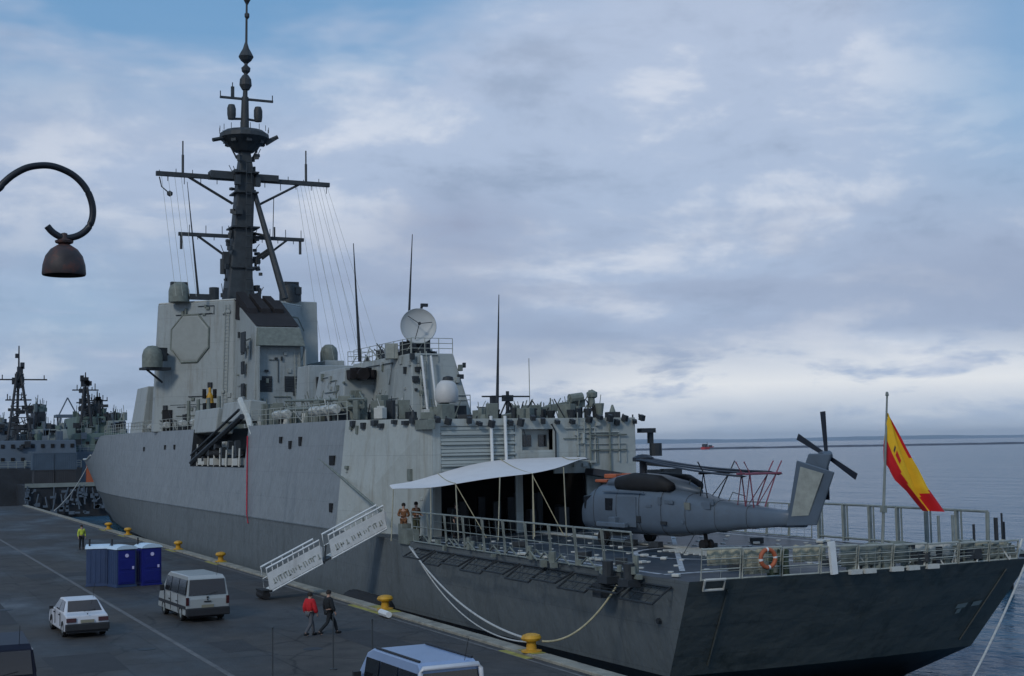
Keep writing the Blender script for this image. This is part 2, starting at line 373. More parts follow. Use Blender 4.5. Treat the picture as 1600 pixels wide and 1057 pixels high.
def sm_interp(pts, x):
    """smooth (Hermite) interpolation through (x, v) points"""
    if x <= pts[0][0]: return pts[0][1]
    if x >= pts[-1][0]: return pts[-1][1]
    for i in range(len(pts) - 1):
        if pts[i][0] <= x <= pts[i + 1][0]: break
    def sl(a, b): return (pts[b][1] - pts[a][1]) / (pts[b][0] - pts[a][0])
    d = sl(i, i + 1)
    def tang(j):
        if j == 0: return sl(0, 1)
        if j == len(pts) - 1: return sl(j - 1, j)
        a, b = sl(j - 1, j), sl(j, j + 1)
        return 0 if a * b <= 0 else 2 * a * b / (a + b)
    h = pts[i + 1][0] - pts[i][0]; t = (x - pts[i][0]) / h
    return ((2 * t**3 - 3 * t**2 + 1) * pts[i][1] + (t**3 - 2 * t**2 + t) * h * tang(i) + (-2 * t**3 + 3 * t**2) * pts[i + 1][1] + (t**3 - t**2) * h * tang(i + 1))
rnd = random.Random(7)

# ================================================================== SETTING
WZ = -2.2
# water
wm = bpy.data.materials.new('sea_water'); wm.use_nodes = True; t = wm.node_tree; b = t.nodes['Principled BSDF']
b.inputs['Base Color'].default_value = (.033, .095, .155, 1); b.inputs['Roughness'].default_value = .20; b.inputs['IOR'].default_value = 1.33; b.inputs['Specular IOR Level'].default_value = .15
co = t.nodes.new('ShaderNodeTexCoord')
def wn(scale, s3, det):
    mp = t.nodes.new('ShaderNodeMapping'); mp.inputs['Scale'].default_value = s3; mp.inputs['Rotation'].default_value = (0, 0, .5); t.links.new(co.outputs['Object'], mp.inputs[0])
    n = t.nodes.new('ShaderNodeTexNoise'); n.inputs['Scale'].default_value = scale; n.inputs['Detail'].default_value = det; n.inputs['Roughness'].default_value = .6; t.links.new(mp.outputs[0], n.inputs[0]); return n.outputs[0]
n1 = wn(.55, (1, .45, 1), 5); n2 = wn(.05, (1, .3, 1), 5)
ad = t.nodes.new('ShaderNodeMath'); ad.operation = 'MULTIPLY_ADD'; t.links.new(n2, ad.inputs[0]); ad.inputs[1].default_value = 3.5; t.links.new(n1, ad.inputs[2])
bp = t.nodes.new('ShaderNodeBump'); bp.inputs['Strength'].default_value = 1.0; bp.inputs['Distance'].default_value = .8; t.links.new(ad.outputs[0], bp.inputs['Height']); t.links.new(bp.outputs[0], b.inputs['Normal'])
m = MB(); xs = [-20500, -200, 21, 200, 3000, 20500]; ys = [-2900, -100, 300, 3000, 21500]
for i in range(len(xs) - 1):
    for j in range(len(ys) - 1): m.quad((xs[i], ys[j], WZ), (xs[i + 1], ys[j], WZ), (xs[i + 1], ys[j + 1], WZ), (xs[i], ys[j + 1], WZ))
struct(m.build('water', wm))

# quay: asphalt apron with patches, coping of pale stone, faint lane marks
am = mat('quay_asphalt', (.056, .0525, .049), .72, var=.30, scale=.45, bump=.35, stain=(.028, .029, .031), stain_amt=.8, stain_sc=(1, .35, 1), stain_scale=.5, fine_=30)
t = am.node_tree; b = t.nodes['Principled BSDF']; src = b.inputs['Base Color'].links[0].from_socket
co = t.nodes.new('ShaderNodeTexCoord'); br = t.nodes.new('ShaderNodeTexBrick'); t.links.new(co.outputs['Object'], br.inputs[0])
br.offset = .37; br.inputs['Scale'].default_value = 1; br.inputs['Brick Width'].default_value = 5.0; br.inputs['Row Height'].default_value = 7.0; br.inputs['Mortar Size'].default_value = .035
br.inputs['Color1'].default_value = (1, 1, 1, 1); br.inputs['Color2'].default_value = (.80, .81, .84, 1); br.inputs['Mortar'].default_value = (.48, .48, .48, 1)
mx = t.nodes.new('ShaderNodeMix'); mx.data_type = 'RGBA'; mx.blend_type = 'MULTIPLY'; mx.inputs[0].default_value = .9
t.links.new(src, mx.inputs[6]); t.links.new(br.outputs[0], mx.inputs[7]); t.links.new(mx.outputs[2], b.inputs['Base Color'])
npd = t.nodes.new('ShaderNodeTexNoise'); npd.inputs['Scale'].default_value = .16; npd.inputs['Detail'].default_value = 6; npd.inputs['Roughness'].default_value = .6
mpp = t.nodes.new('ShaderNodeMapping'); mpp.inputs['Scale'].default_value = (1, .5, 1); t.links.new(co.outputs['Object'], mpp.inputs[0]); t.links.new(mpp.outputs[0], npd.inputs[0])
rpd = t.nodes.new('ShaderNodeMapRange'); rpd.inputs['From Min'].default_value = .42; rpd.inputs['From Max'].default_value = .66; rpd.inputs['To Min'].default_value = .85; rpd.inputs['To Max'].default_value = .42; t.links.new(npd.outputs[0], rpd.inputs[0]); t.links.new(rpd.outputs[0], b.inputs['Roughness'])
mw = t.nodes.new('ShaderNodeMix'); mw.data_type = 'RGBA'; mw.blend_type = 'MULTIPLY'; rw = t.nodes.new('ShaderNodeValToRGB'); t.links.new(npd.outputs[0], rw.inputs[0]); rw.color_ramp.elements[0].position = .38; rw.color_ramp.elements[1].position = .68
rw.color_ramp.elements[0].color = (1.0, .98, .95, 1); rw.color_ramp.elements[1].color = (.58, .60, .64, 1); mw.inputs[0].default_value = 1; t.links.new(mx.outputs[2], mw.inputs[6]); t.links.new(rw.outputs[0], mw.inputs[7]); t.links.new(mw.outputs[2], b.inputs['Base Color'])
vo = t.nodes.new('ShaderNodeTexVoronoi'); vo.feature = 'DISTANCE_TO_EDGE'; vo.inputs['Scale'].default_value = .33; vo.inputs['Randomness'].default_value = 1
nz2 = t.nodes.new('ShaderNodeTexNoise'); nz2.inputs['Scale'].default_value = 1.3; nz2.inputs['Detail'].default_value = 5; t.links.new(co.outputs['Object'], nz2.inputs[0])
vm = t.nodes.new('ShaderNodeMix'); vm.data_type = 'VECTOR'; vm.inputs[0].default_value = .35; t.links.new(co.outputs['Object'], vm.inputs[4]); t.links.new(nz2.outputs[1], vm.inputs[5]); t.links.new(vm.outputs[1], vo.inputs[0])
rc = t.nodes.new('ShaderNodeValToRGB'); t.links.new(vo.outputs[0], rc.inputs[0]); rc.color_ramp.elements[0].position = .004; rc.color_ramp.elements[1].position = .016; rc.color_ramp.elements[0].color = (.45, .45, .46, 1); rc.color_ramp.elements[1].color = (1, 1, 1, 1)
# oil drips and dusty scuffs
nd = t.nodes.new('ShaderNodeTexNoise'); nd.inputs['Scale'].default_value = .9; nd.inputs['Detail'].default_value = 9; nd.inputs['Roughness'].default_value = .75; t.links.new(co.outputs['Object'], nd.inputs[0])
rd = t.nodes.new('ShaderNodeValToRGB'); t.links.new(nd.outputs[0], rd.inputs[0]); e_ = rd.color_ramp.elements; e_[0].position = .30; e_[0].color = (.50, .50, .52, 1); e_[1].position = .72; e_[1].color = (1.45, 1.40, 1.32, 1); x_ = e_.new(.42); x_.color = (1, 1, 1, 1); x_ = e_.new(.58); x_.color = (1, 1, 1, 1)
last_ = mw.outputs[2]
for r_ in (rc, rd):
    k_ = t.nodes.new('ShaderNodeMix'); k_.data_type = 'RGBA'; k_.blend_type = 'MULTIPLY'; k_.inputs[0].default_value = 1; t.links.new(last_, k_.inputs[6]); t.links.new(r_.outputs[0], k_.inputs[7]); last_ = k_.outputs[2]
t.links.new(last_, b.inputs['Base Color'])
m = MB(); m.box(-260, 20.75, -60, 204, -7, 0); struct(m.build('quay', am))
patch = mat('asphalt_patch', (.030, .030, .032), .8, var=.2, scale=1.2, bump=.3, fine_=20)
m = MB()
for x_, y_, a_, b3 in ((3.2, 62, 3.0, 9), (15.6, 66, 2.2, 6), (9.0, 84, 4.5, 3), (16.8, 45, 1.6, 7), (6.0, 47, 2.2, 4.5), (2, 96, 5, 8), (16.5, 92, 2.4, 10), (12.0, 49, 1.2, 3)):
    m.quad((x_, y_, .0035), (x_ + a_, y_ + .1, .0035), (x_ + a_ + .05, y_ + b3, .0035), (x_ - .1, y_ + b3 - .05, .0035))
struct(m.build('quay_patches', patch, split=False))
m = MB()
for x_, y_ in ((14.9, 48.2), (9.6, 51.5), (18.3, 60.5), (6.2, 68)):
    m.lathe((x_, y_, .004), [(0, .012), (.33, .012), (.36, 0)], 18)
struct(m.build('drain_covers', MT['equip_dark'], split=False))
cop = mat('coping_concrete', (.25, .24, .20), .75, var=.28, scale=1.1, bump=.3, stain=(.05, .05, .05), stain_amt=.8, stain_sc=(1, .5, 1), stain_scale=1.4)
m = MB()
y = -60
while y < 204:
    m.box(20.753, 21.35, y + .012, y + 1.988, -7, .10 + rnd.uniform(-.004, .004)); y += 2
struct(m.build('quay_coping', cop, bevel=.03))
mk = mat('faded_lane_paint', (.12, .12, .12), .8, var=.25, scale=2, stain=(.052, .052, .053), stain_amt=1.0, stain_sc=(1, .25, 1), stain_scale=1.6)
m = MB(); m.box(10.75, 10.95, -20, 190, .004, .008); struct(m.build('lane_marking', mk))
m = MB(); m.box(20.35, 20.47, -20, 200, .004, .008); struct(m.build('edge_marking', mk))
# yellow painted ground beside bollards
m = MB()
for yy, L in ((42.73, 2.2), (57.3, 5.2), (87.8, 3), (100.8, 3), (121.5, 3), (131.8, 3)):
    m.box(20.752 - .35, 20.7, yy - L * .35, yy + L * .65, .009, .013)
    m.box(20.78, 21.3, yy - L * .25, yy + L * .3, .108, .113)
struct(m.build('bollard_marking', 'yline'))

# far hills (setting) low on the horizon
m = MB(); rr = random.Random(3)
az0, az1, Rr = R(17), R(75), 16000; pr = []
for i in range(80):
    a = az0 + (az1 - az0) * i / 79; k = i / 79
    h = 25 + 50 * k + 16 * math.sin(k * 9) + 8 * math.sin(k * 31 + 1) + rr.uniform(-3, 3)
    pr.append((a, max(h, 4)))
fr_ = []; bk = []; bt = []
rings = []
for a, h in pr:
    d = Vector((math.sin(a), math.cos(a), 0))
    rings.append([d * Rr + Vector((0, 0, WZ - 5)), d * (Rr + 400) + Vector((0, 0, h * .6)), d * (Rr + 1200) + Vector((0, 0, h)), d * (Rr + 3000) + Vector((0, 0, h * .8)), d * (Rr + 4000) + Vector((0, 0, WZ - 5))])
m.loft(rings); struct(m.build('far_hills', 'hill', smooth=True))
# breakwater: long, low mole in the outer harbour
m = MB(); rings = []
P0, P1 = Vector((330, 1900, 0)), Vector((1750, 1060, 0)); dd = (P1 - P0).normalized(); nn = Vector((-dd.y, dd.x, 0))
for i in range(90):
    p = P0.lerp(P1, i / 89); h = rr.uniform(-.35, .35)
    rings.append([p - nn * 9 + Vector((0, 0, WZ - 2)), p - nn * 4 + Vector((0, 0, WZ + 2.2 + h)), p + nn * 3 + Vector((0, 0, WZ + 2.6 + h)), p + nn * 9 + Vector((0, 0, WZ - 2))])
m.loft(rings); tag(m.build('breakwater', 'rock'), 'long thin dark breakwater across the sea below the horizon', 'breakwater')

# ================================================================== FRIGATE
F = thing('frigate', 'large grey warship moored along the quay with tall dark mast and open stern flight deck', 'warship', (32, 110, WZ))
def cx(y): return 31.78 - .0045 * (y - 37)
HK = [(37.7, 7.5), (45, 7.65), (60, 7.75), (90, 7.75), (125, 7.6), (145, 7.2), (160, 6.5), (175, 5.3), (190, 3.3), (202, 1.3), (209, .06)]
HW = [(37.7, 5.9), (45, 6.3), (60, 7.1), (90, 8.0), (125, 7.8), (145, 6.2), (160, 4.6), (175, 2.8), (186, 1.4), (194, .5), (209, .05)]
HB = [(37.7, 4.9), (60, 6.2), (90, 7.2), (125, 6.8), (145, 4.8), (175, 1.6), (190, .3), (209, .03)]
HT = [(37.7, 7.5), (72, 7.1), (90, 7.05), (125, 6.95), (145, 6.8), (158, 6.6), (172, 5.9), (186, 4.6), (200, 2.3), (209, .08)]
def lev(y0, y1, f, z, u, side):
    y = y0 + (y1 - y0) * u; h = f(y, u); return Vector((cx(y) + side * h, y, z(y) if callable(z) else z))
def mapy(tab, ya, yb):
    """half-beam table re-parametrised so that level ends at its own stem position"""
    return lambda y, u: sm_interp(tab, 37.7 + (209 - 37.7) * u)
LV = [(50, 188, HB, -4.2), (43, 192, HW, WZ), (40.2, 197, [(p, a * .45 + b2 * .55) for (p, a), (q, b2) in zip([(x, sm_interp(HW, x)) for x, _ in HK], HK)], -.75), (37.7, 202.5, HK, 2.7)]
NU = 90
def us():
    return [i / NU for i in range(NU + 1)]
def hullband(lo, hi, name, matn, mid=0, transom=True):
    m = MB()
    lo_, hi_ = LV[lo], LV[hi]
    rows = [lo_, hi_]
    for s in (-1, 1):
        rings = []
        for uu in us():
            ring = []
            for k in range(mid + 2):
                f = k / (mid + 1)
                A = lev(lo_[0], lo_[1], mapy(lo_[2], 0, 0), lo_[3], uu, s); B = lev(hi_[0], hi_[1], mapy(hi_[2], 0, 0), hi_[3], uu, s)
                p = A.lerp(B, f)
                ring.append(p)
            rings.append(ring)
        m.loft(rings, closed=False)
    m2 = m
    return m2.build(name, matn, F, smooth=True)
hb = hullband(0, 1, 'keel_strake', 'boot')
hb = hullband(1, 2, 'boot_stripe', 'boot')
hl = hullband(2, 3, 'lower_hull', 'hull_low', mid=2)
# transom
def ends(i, s): return lev(LV[i][0], LV[i][1], mapy(LV[i][2], 0, 0), LV[i][3], 0, s)
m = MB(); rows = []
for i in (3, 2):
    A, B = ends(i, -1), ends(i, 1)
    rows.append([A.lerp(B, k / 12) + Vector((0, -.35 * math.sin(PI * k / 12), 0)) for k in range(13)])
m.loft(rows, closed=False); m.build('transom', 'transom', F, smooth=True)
m = MB(); rows = []
for i in (2, 1, 0):
    A, B = ends(i, -1), ends(i, 1); rows.append([A.lerp(B, k / 12) + (Vector((0, -.35 * math.sin(PI * k / 12), 0)) if i == 2 else Vector((0, 0, 0))) for k in range(13)])
m.loft(rows, closed=False); m.build('stern_counter', 'boot', F)
# transom ribs and marks

#: boat hatch outline, hull number patch plates, lower light vents
m = MB()
A, B = ends(3, -1), ends(3, 1); A2, B2 = ends(2, -1), ends(2, 1)
def tp(u_, v_, off=.03):
    a = A.lerp(B, u_) + Vector((0, -.35 * math.sin(PI * u_), 0)); c = A2.lerp(B2, u_) + Vector((0, -.35 * math.sin(PI * u_), 0))
    return a.lerp(c, v_) + Vector((0, -off, -off * .5))
for u_ in (.1, .93): m.tube([tp(u_, .1), tp(u_, .9)], .03, 5)
m.build('transom_rib', 'transom', F)
m = MB()
for u_, v2, ww in ((.83, .46, .035), (.885, .45, .03), (.84, .52, .015)):
    a, b2, c, d = tp(u_, v2), tp(u_ + ww, v2 - .01), tp(u_ + ww, v2 + .045), tp(u_, v2 + .05); m.quad(a, b2, c, d)
m.build('draught_mark', 'bglight', F)
m = MB(); m.tube([tp(.035, -.02, .06), tp(.035, .08, .07), tp(.085, .08, .07), tp(.085, -.02, .06), tp(.035, -.02, .06)], .05, 6); m.build('stern_fairlead', 'equip_light', F)

# flight deck sheet
m = MB(); rows = []
for uu in [i * .004 for i in range(0, 56)]:
    P_ = lev(37.7, 202.5, mapy(HK, 0, 0), 2.7, uu, -1); S_ = lev(37.7, 202.5, mapy(HK, 0, 0), 2.7, uu, 1)
    rows.append([P_.lerp(S_, k / 8) + (Vector((0, -.35 * math.sin(PI * k / 8) * max(0, 1 - uu * 60), 0))) for k in range(9)])
m.loft(rows, closed=False); m.build('flight_deck', 'deckm', F)
def dsheet(nm, polys, matn='line', z=2.706):
    m = MB()
    for q in polys: m.quad(*[(a, b2, z) for a, b2 in q])
    return m.build(nm, matn, F)
def lineq(a, b2, wd):
    a = Vector(a); b2 = Vector(b2); d = (b2 - a).normalized(); n_ = Vector((-d.y, d.x)) * wd / 2
    return [tuple(a - n_), tuple(b2 - n_), tuple(b2 + n_), tuple(a + n_)]
cxx = cx(50)
pl = [lineq((cxx, 39), (cxx, 62), .22), lineq((cxx - 6.8, 40.3), (cxx + 6.8, 40.3), .25), lineq((cxx - 6.8, 61.5), (cxx + 6.8, 61.5), .25),
      lineq((cxx - 6.8, 40.5), (cxx - 6.8, 61.3), .22), lineq((cxx + 6.8, 40.5), (cxx + 6.8, 61.3), .22), lineq((cxx - 5.6, 41), (cxx + 5, 58.5), .2), lineq((cxx + 5.6, 41), (cxx - 5, 58.5), .2)]
dsheet('deck_marking', pl)
m = MB(); NC = 40
for k in range(NC):
    a0, a1 = 2 * PI * k / NC, 2 * PI * (k + 1) / NC
    m.quad(*[(cxx + r_ * math.cos(a_), 47 + r_ * math.sin(a_), 2.712) for r_, a_ in ((3.3, a0), (3.55, a0), (3.55, a1), (3.3, a1))])
m.build('landing_circle', 'line', F)
# recovery grid, tie-down track, trunk rail
m = MB()
for k in range(9): m.box(cxx - 1.6, cxx + 1.6, 45 + k * .45, 45.12 + k * .45, 2.72, 2.80)
m.box(cxx - .35, cxx + .35, 49.6, 63.5, 2.72, 2.78); m.build('landing_grid', 'equip_light', F)
m = MB()
for i in range(9):
    for j in range(10):
        X, Y = cxx - 6.2 + i * 1.5, 40.8 + j * 2.0; m.cyl((X, Y, 2.70), (X, Y, 2.745), .11, n=8)
m.build('tie_down_point', 'equip_light', F)
# chocks, hoses, boxes lying on deck; pale ones also stand in for glints
m = MB()
for k in range(30):
    X, Y = cxx + rnd.uniform(-7.4, 7.4), rnd.uniform(38.6, 61.5)
    if abs(X - 32.7) < 1.9 and 42 < Y < 58: continue
    m.bx((X, Y, 2.72 + .05), (rnd.uniform(.15, .6), rnd.uniform(.1, .35), .1), rnd.uniform(0, 3))
m.build('deck_gear', 'equip_light', F, bevel=.02)
m = MB()
for k in range(16):
    X, Y = cxx + rnd.uniform(-7.6, 7.6), rnd.uniform(38.4, 61.5); m.bx((X, Y, 2.72 + .12), (rnd.uniform(.2, .8), rnd.uniform(.2, .5), .24), rnd.uniform(0, 3))
m.build('dark_deck_gear', 'equip_dark', F, bevel=.02)

# ---- upper hull (above the knuckle) with boat recess on the port side
UY0 = 72.9
def ztop(y): return sm_interp([(72.9, 8.8), (110, 8.98), (150, 9.15), (160, 9.15), (170, 7.1), (180, 6.35), (209, 6.35)], y)
def xup(y, z, s):
    """x of upper hull skin at (y,z)"""
    uu = (y - 37.7) / (209 - 37.7); kn = sm_interp(HK, 37.7 + (209 - 37.7) * min(1, (y - 37.7) / (202.5 - 37.7))); tp_ = sm_interp(HT, y)
    f = (z - 2.7) / max(.1, (ztop(y) - 2.7)); return cx(y) + s * (kn + (tp_ - kn) * f)
RY0, RY1, RZ = 94.0, 111.2, 6.0
ysu = [UY0 + (209 - UY0) * i / 110 for i in range(111)]
ysu = sorted(set([y for y in ysu if abs(y - RY0) > .6 and abs(y - RY1) > .6] + [RY0, RY1]))
for s, nm in ((-1, 'port_upper_hull'), (1, 'starboard_upper_hull')):
    m = MB(); g = []
    for y in ysu:
        zt = ztop(y); zs = [2.7, 3.8, 4.9, min(RZ, 2.7 + (zt - 2.7) * .75), 2.7 + (zt - 2.7) * .88, zt]
        if y > 170: zs = [2.7 + (zt - 2.7) * k / 5 for k in range(6)]
        col = []
        for z in zs:
            yy = y
            if y > 185:
                # stem rake
                yy = y - (209 - 202.5) * (1 - (z - 2.7) / (zt - 2.7)) * (y - 185) / 24
            col.append(m.v((xup(y, z, s), yy, z)))
        g.append(col)
    for i in range(len(g) - 1):
        for k in range(5):
            if s == -1 and k >= 3 and RY0 - .01 <= ysu[i] and ysu[i + 1] <= RY1 + .01: continue
            m.face([g[i][k], g[i + 1][k], g[i + 1][k + 1], g[i][k + 1]])
    m.build('upper_hull', 'hull', F, smooth=True)
# after end wall of upper hull (steps in behind hangar side)
m = MB(); m.quad((xup(UY0, 2.7, 1), UY0, 2.7), (xup(UY0, 8.8, 1), UY0, 8.8), (38, UY0 - .0, 8.8), (38, UY0, 2.7)); m.build('end_bulkhead', 'hangar', F)
# upper deck cap
m = MB(); rows = []
for y in ysu:
    a, b2 = Vector((xup(y, ztop(y), -1), y, ztop(y) - .02)), Vector((xup(y, ztop(y), 1), y, ztop(y) - .02))
    if RY0 < y < RY1: a.x = 27.2
    rows.append([a.lerp(b2, k / 4) for k in range(5)])
m.loft(rows, closed=False); m.build('upper_deck', 'deck', F)
# bulwark lip at bow : pale band
m = MB()
for s in (-1, 1):
    ps = [(xup(y, ztop(y), s) + s * .02, y, ztop(y) + .05) for y in ysu if y > 171]
    m.tube(ps, .11, 6)
m.build('bow_bulwark_rail', 'equip_light', F)
m = MB(); m.tube([(cx(209), 209.1, 6.4), (cx(206), 205.8, 4.4), (cx(203), 202.6, 2.7), (cx(197), 197.1, -.1)], .12, 6); m.build('stem_bar', 'equip_light', F)
# recess interior
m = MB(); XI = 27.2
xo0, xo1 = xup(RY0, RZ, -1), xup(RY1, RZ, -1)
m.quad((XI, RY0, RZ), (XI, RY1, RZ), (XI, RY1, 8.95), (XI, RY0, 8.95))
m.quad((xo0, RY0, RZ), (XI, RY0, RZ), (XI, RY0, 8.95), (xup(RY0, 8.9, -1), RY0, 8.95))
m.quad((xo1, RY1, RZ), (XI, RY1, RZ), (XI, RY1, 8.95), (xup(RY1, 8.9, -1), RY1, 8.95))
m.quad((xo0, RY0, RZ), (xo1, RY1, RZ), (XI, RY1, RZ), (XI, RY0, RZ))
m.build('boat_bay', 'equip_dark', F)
m = MB()   # pale folded door/canopy leaning over the bay and its sloped strut
m.bx((25.3, 108, 9.5), (1.4, 8.0, 1.9), 0, 0, R(8)); m.bx((25.5, 99.5, 10.0), (1.2, 8.0, 1.5), 0, 0, R(8)); m.build('boat_bay_cover', 'superside', F, bevel=.08)
m = MB(); m.tube([(24.6, 93.2, 8.3), (24.8, 95.5, 9.6), (24.9, 98.0, 10.9)], .22, 6); m.build('davit_arm', 'equip_light', F, smooth=True)
m = MB()
m.tube([(24.0, 110, 6.3), (24.1, 101, 8.2), (24.4, 95.5, 9.6)], .22, 6); m.tube([(24.0, 110.2, 6.9), (24.3, 96, 10.1)], .10, 6)
for k in range(7): m.bx((24.2, 96 + k * 2.1, 7.0 + rnd.uniform(-.5, .8)), (.35, .5, rnd.uniform(.5, 1.3)), 0, rnd.uniform(-.3, .3))
m.build('boat_crane', 'equip_dark', F)
m = MB()
for k in range(8): m.cyl((24.1, 95.2 + k * 1.9, 6.05), (24.15, 95.2 + k * 1.9, 7.1 + rnd.uniform(0, .9)), .07, n=6)
for k in range(4): m.bx((24.3, 96 + k * 3.6, 6.4), (.6, 1.2, .5), rnd.uniform(-.2, .2))
m.build('bay_stanchions', 'equip_light', F)
m = MB(); m.tube([(xup(93.6, 8.2, -1) - .08, 93.7, 8.2), (xup(92.7, 5.5, -1) - .08, 92.7, 5.5), (xup(91.6, 2.9, -1) - .10, 91.6, 2.9), (xup(91.3, 2.8, -1) - .08, 91.3, 2.3)], .05, 6); m.build('red_hose', 'hose', F)
# ports and small openings
m = MB()
for y, z, ww, h in ((85.5, 7.83, .55, .42), (83.3, 7.5, .5, .5), (81.2, 7.7, .5, .55), (74.6, 6.55, .9, .55), (74.0, 3.9, .5, .5), (118, 7.6, .5, .4), (122, 7.6, .5, .4), (132, 7.5, .5, .4)):
    X = xup(y, z, -1) - .02; m.bx((X, y, z), (.10, ww, h))
m.build('hull_port', 'black', F)
# rubbing strake lines and overboard discharges
m = MB(); m.tube([(xup(y, 2.72, -1) - .01, y, 2.72) for y in [73 + i * 4 for i in range(26)]], .045, 5); m.build('knuckle_strake', 'hull_low', F)
m = MB()
for k in range(14):
    y = 40 + k * 5.2; x = cx(y) - sm_interp(HK, y) + .42; m.cyl((x - .2, y, 1.2 + (k % 3) * .4), (x + .1, y, 1.2 + (k % 3) * .4), .10, n=8)
m.build('discharge_pipe', 'equip_dark', F)

# ---- hangar
HY = 64.0; HX0, HX1 = 26.1, 38.0; HZ = 8.62
m = MB()   # sides + top
m.quad((xup(UY0, 2.7, -1), UY0, 2.7), (HX0, HY, 2.7), (HX0, HY, HZ), (xup(UY0, 8.8, -1), UY0, 8.8))
m.quad((HX1, HY, 2.7), (38.5, UY0, 2.7), (38.4, UY0, 8.8), (HX1, HY, HZ))
for k in range(7):
    f = .08 + k * .14; a = Vector((24.0, UY0, 2.8)).lerp(Vector((HX0, HY, 2.8)), f); b2 = Vector((24.5, UY0, 8.45)).lerp(Vector((HX0, HY, 8.45)), f); m.cyl(a, b2, .05, n=4)
m.build('hangar_side', 'hangar', F)
m = MB(); m.quad((24.62, UY0, 8.79), (HX0, HY, HZ - .01), (HX1, HY, HZ - .01), (38.4, UY0, 8.79)); m.build('hangar_roof', 'deck', F)
m = MB(); Y = HY
def wallseg(x0, x1, z0, z1, y=HY, t_=.12): m.box(x0, x1, y, y + t_, z0, z1)
wallseg(HX0 + .01, 26.55, 2.7, HZ); wallseg(26.55, 30.75, 8.25, HZ); wallseg(30.75, 31.15, 2.7, HZ)
wallseg(31.15, 33.0, 8.05, HZ); wallseg(31.15, 33.0, 5.9, 6.95); wallseg(33.0, 34.95, 5.7, HZ); wallseg(34.95, HX1 - .01, 2.7, HZ)
wallseg(31.15, 33.0, 6.95, 8.05, HY + .55)     # recessed window wall
m.build('hangar_front', 'hangar', F)
m = MB()
for k in range(13): m.hexa([(26.57, HY + .02, 5.75 + k * .192), (30.73, HY + .02, 5.75 + k * .192), (30.73, HY + .12, 5.75 + k * .192), (26.57, HY + .12, 5.75 + k * .192)],
                           [(26.57, HY + .07, 5.93 + k * .192), (30.73, HY + .07, 5.93 + k * .192), (30.73, HY + .13, 5.93 + k * .192), (26.57, HY + .13, 5.93 + k * .192)])
for z in (6.2, 6.75, 7.3, 7.8): m.box(26.57, 30.73, HY - .08, HY + .02, z, z + .10)
m.build('hangar_shutter', 'louvre', F)
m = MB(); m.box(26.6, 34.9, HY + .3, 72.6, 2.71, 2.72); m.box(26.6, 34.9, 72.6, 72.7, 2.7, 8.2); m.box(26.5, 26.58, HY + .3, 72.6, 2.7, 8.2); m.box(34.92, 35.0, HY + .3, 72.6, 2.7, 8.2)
m.box(26.6, 34.9, HY + .3, 72.6, 8.2, 8.25); m.build('hangar_interior', 'black', F)  # black walls: the unlit depth inside is put into the colour
qh = random.Random(19)
for k in range(16):
    m = MB(); X, Y = qh.uniform(26.9, 34.5), qh.uniform(64.6, 67.5); h = qh.uniform(.4, 2.0); m.bx((X, Y, 2.75 + h / 2), (qh.uniform(.2, .8), .4, h), qh.uniform(0, 3)); m.build('hangar_stores', qh.choice(('bgbrown', 'equip_dark', 'equip_dark')), F, bevel=.03)
m = MB()
for x in (31.45, 32.35): m.box(x, x + .48, HY + .50, HY + .549, 7.15, 7.75)
m.build('control_window', 'glass', F)
m = MB(); m.tube([(33.05, HY - .15, 6.2), (33.05, HY - .15, 7.9), (32.8, HY - .2, 8.3)], .05, 6); m.tube([(31.2, HY - .1, 8.05), (31.3, HY - .35, 7.2)], .04, 6); m.build('window_pipe', 'equip_dark', F)
m = MB()
for x in (29.35, 30.15): m.cyl((x, HY - .18, 5.9), (x - .05, HY - .18, 8.75), .085, n=8)
m.build('white_stanchion', 'white', F)
m = MB()   # pipe frame on the starboard half
for x in (35.15, 36.35): m.tube([(x, HY - .12, 5.6), (x, HY - .12, 8.3)], .055, 6)
for z in (6.9, 7.7): m.tube([(35.15, HY - .12, z), (37.4, HY - .12, z)], .045, 6)
m.build('pipe_frame', 'equip', F)
m = MB()   # floodlights and fittings along the hangar roof edge
for x in [26.3, 26.9, 28.1, 28.6, 29.3, 30.4, 31.0, 31.7, 32.3, 33.1, 34.0, 35.1, 35.7, 36.3, 36.8, 37.3, 37.9, 38.3]:
    m.bx((x, HY - .18 + rnd.uniform(-.1, .1), HZ - .10 + rnd.uniform(-.2, .12)), (.22, .3, rnd.uniform(.18, .4)), rnd.uniform(-.5, .5), .3)
    m.cyl((x, HY + .05, HZ), (x, HY + .05, HZ + rnd.uniform(.1, .25)), .04, n=6)
for y in [64.6, 65.6, 66.4, 67.5, 68.9, 69.6, 70.8, 72]:
    a = HX0 + (24.62 - HX0) * (y - HY) / (UY0 - HY); m.bx((a - .12, y, 8.45 + rnd.uniform(-.15, .2)), (.3, rnd.uniform(.25, .6), rnd.uniform(.2, .4)))
m.build('roof_edge_fittings', 'equip_dark', F)
m = MB(); m.box(25.7, 26.1, 63.6, 65.4, 8.1, 8.6); m.bx((25.75, 66.2, 5.8), (.4, 1.0, .6)); m.bx((25.5, 68.2, 5.6), (.3, .9, .4)); m.bx((25.1, 70.8, 5.5), (.3, .7, .5)); m.build('side_fitting', 'equip', F)
m = MB()   # starboard end knobs
m.bx((38.9, 64.3, 7.9), (.9, .5, .25)); m.cyl((39.4, 64.2, 6.5), (39.4, 64.2, 7.2), .35, n=10); m.bx((39.2, 64.4, 7.5), (.25, .25, .6)); m.bx((40.0, 64.6, 6.0), (1.6, .5, .2), 0, 0, .1); m.bx((40.6, 64.6, 5.6), (1.2, .4, .35)); m.bx((39.3, 64.6, 5.5), (1.0, .5, .5))
m.build('starboard_fitting', 'equip_dark', F)
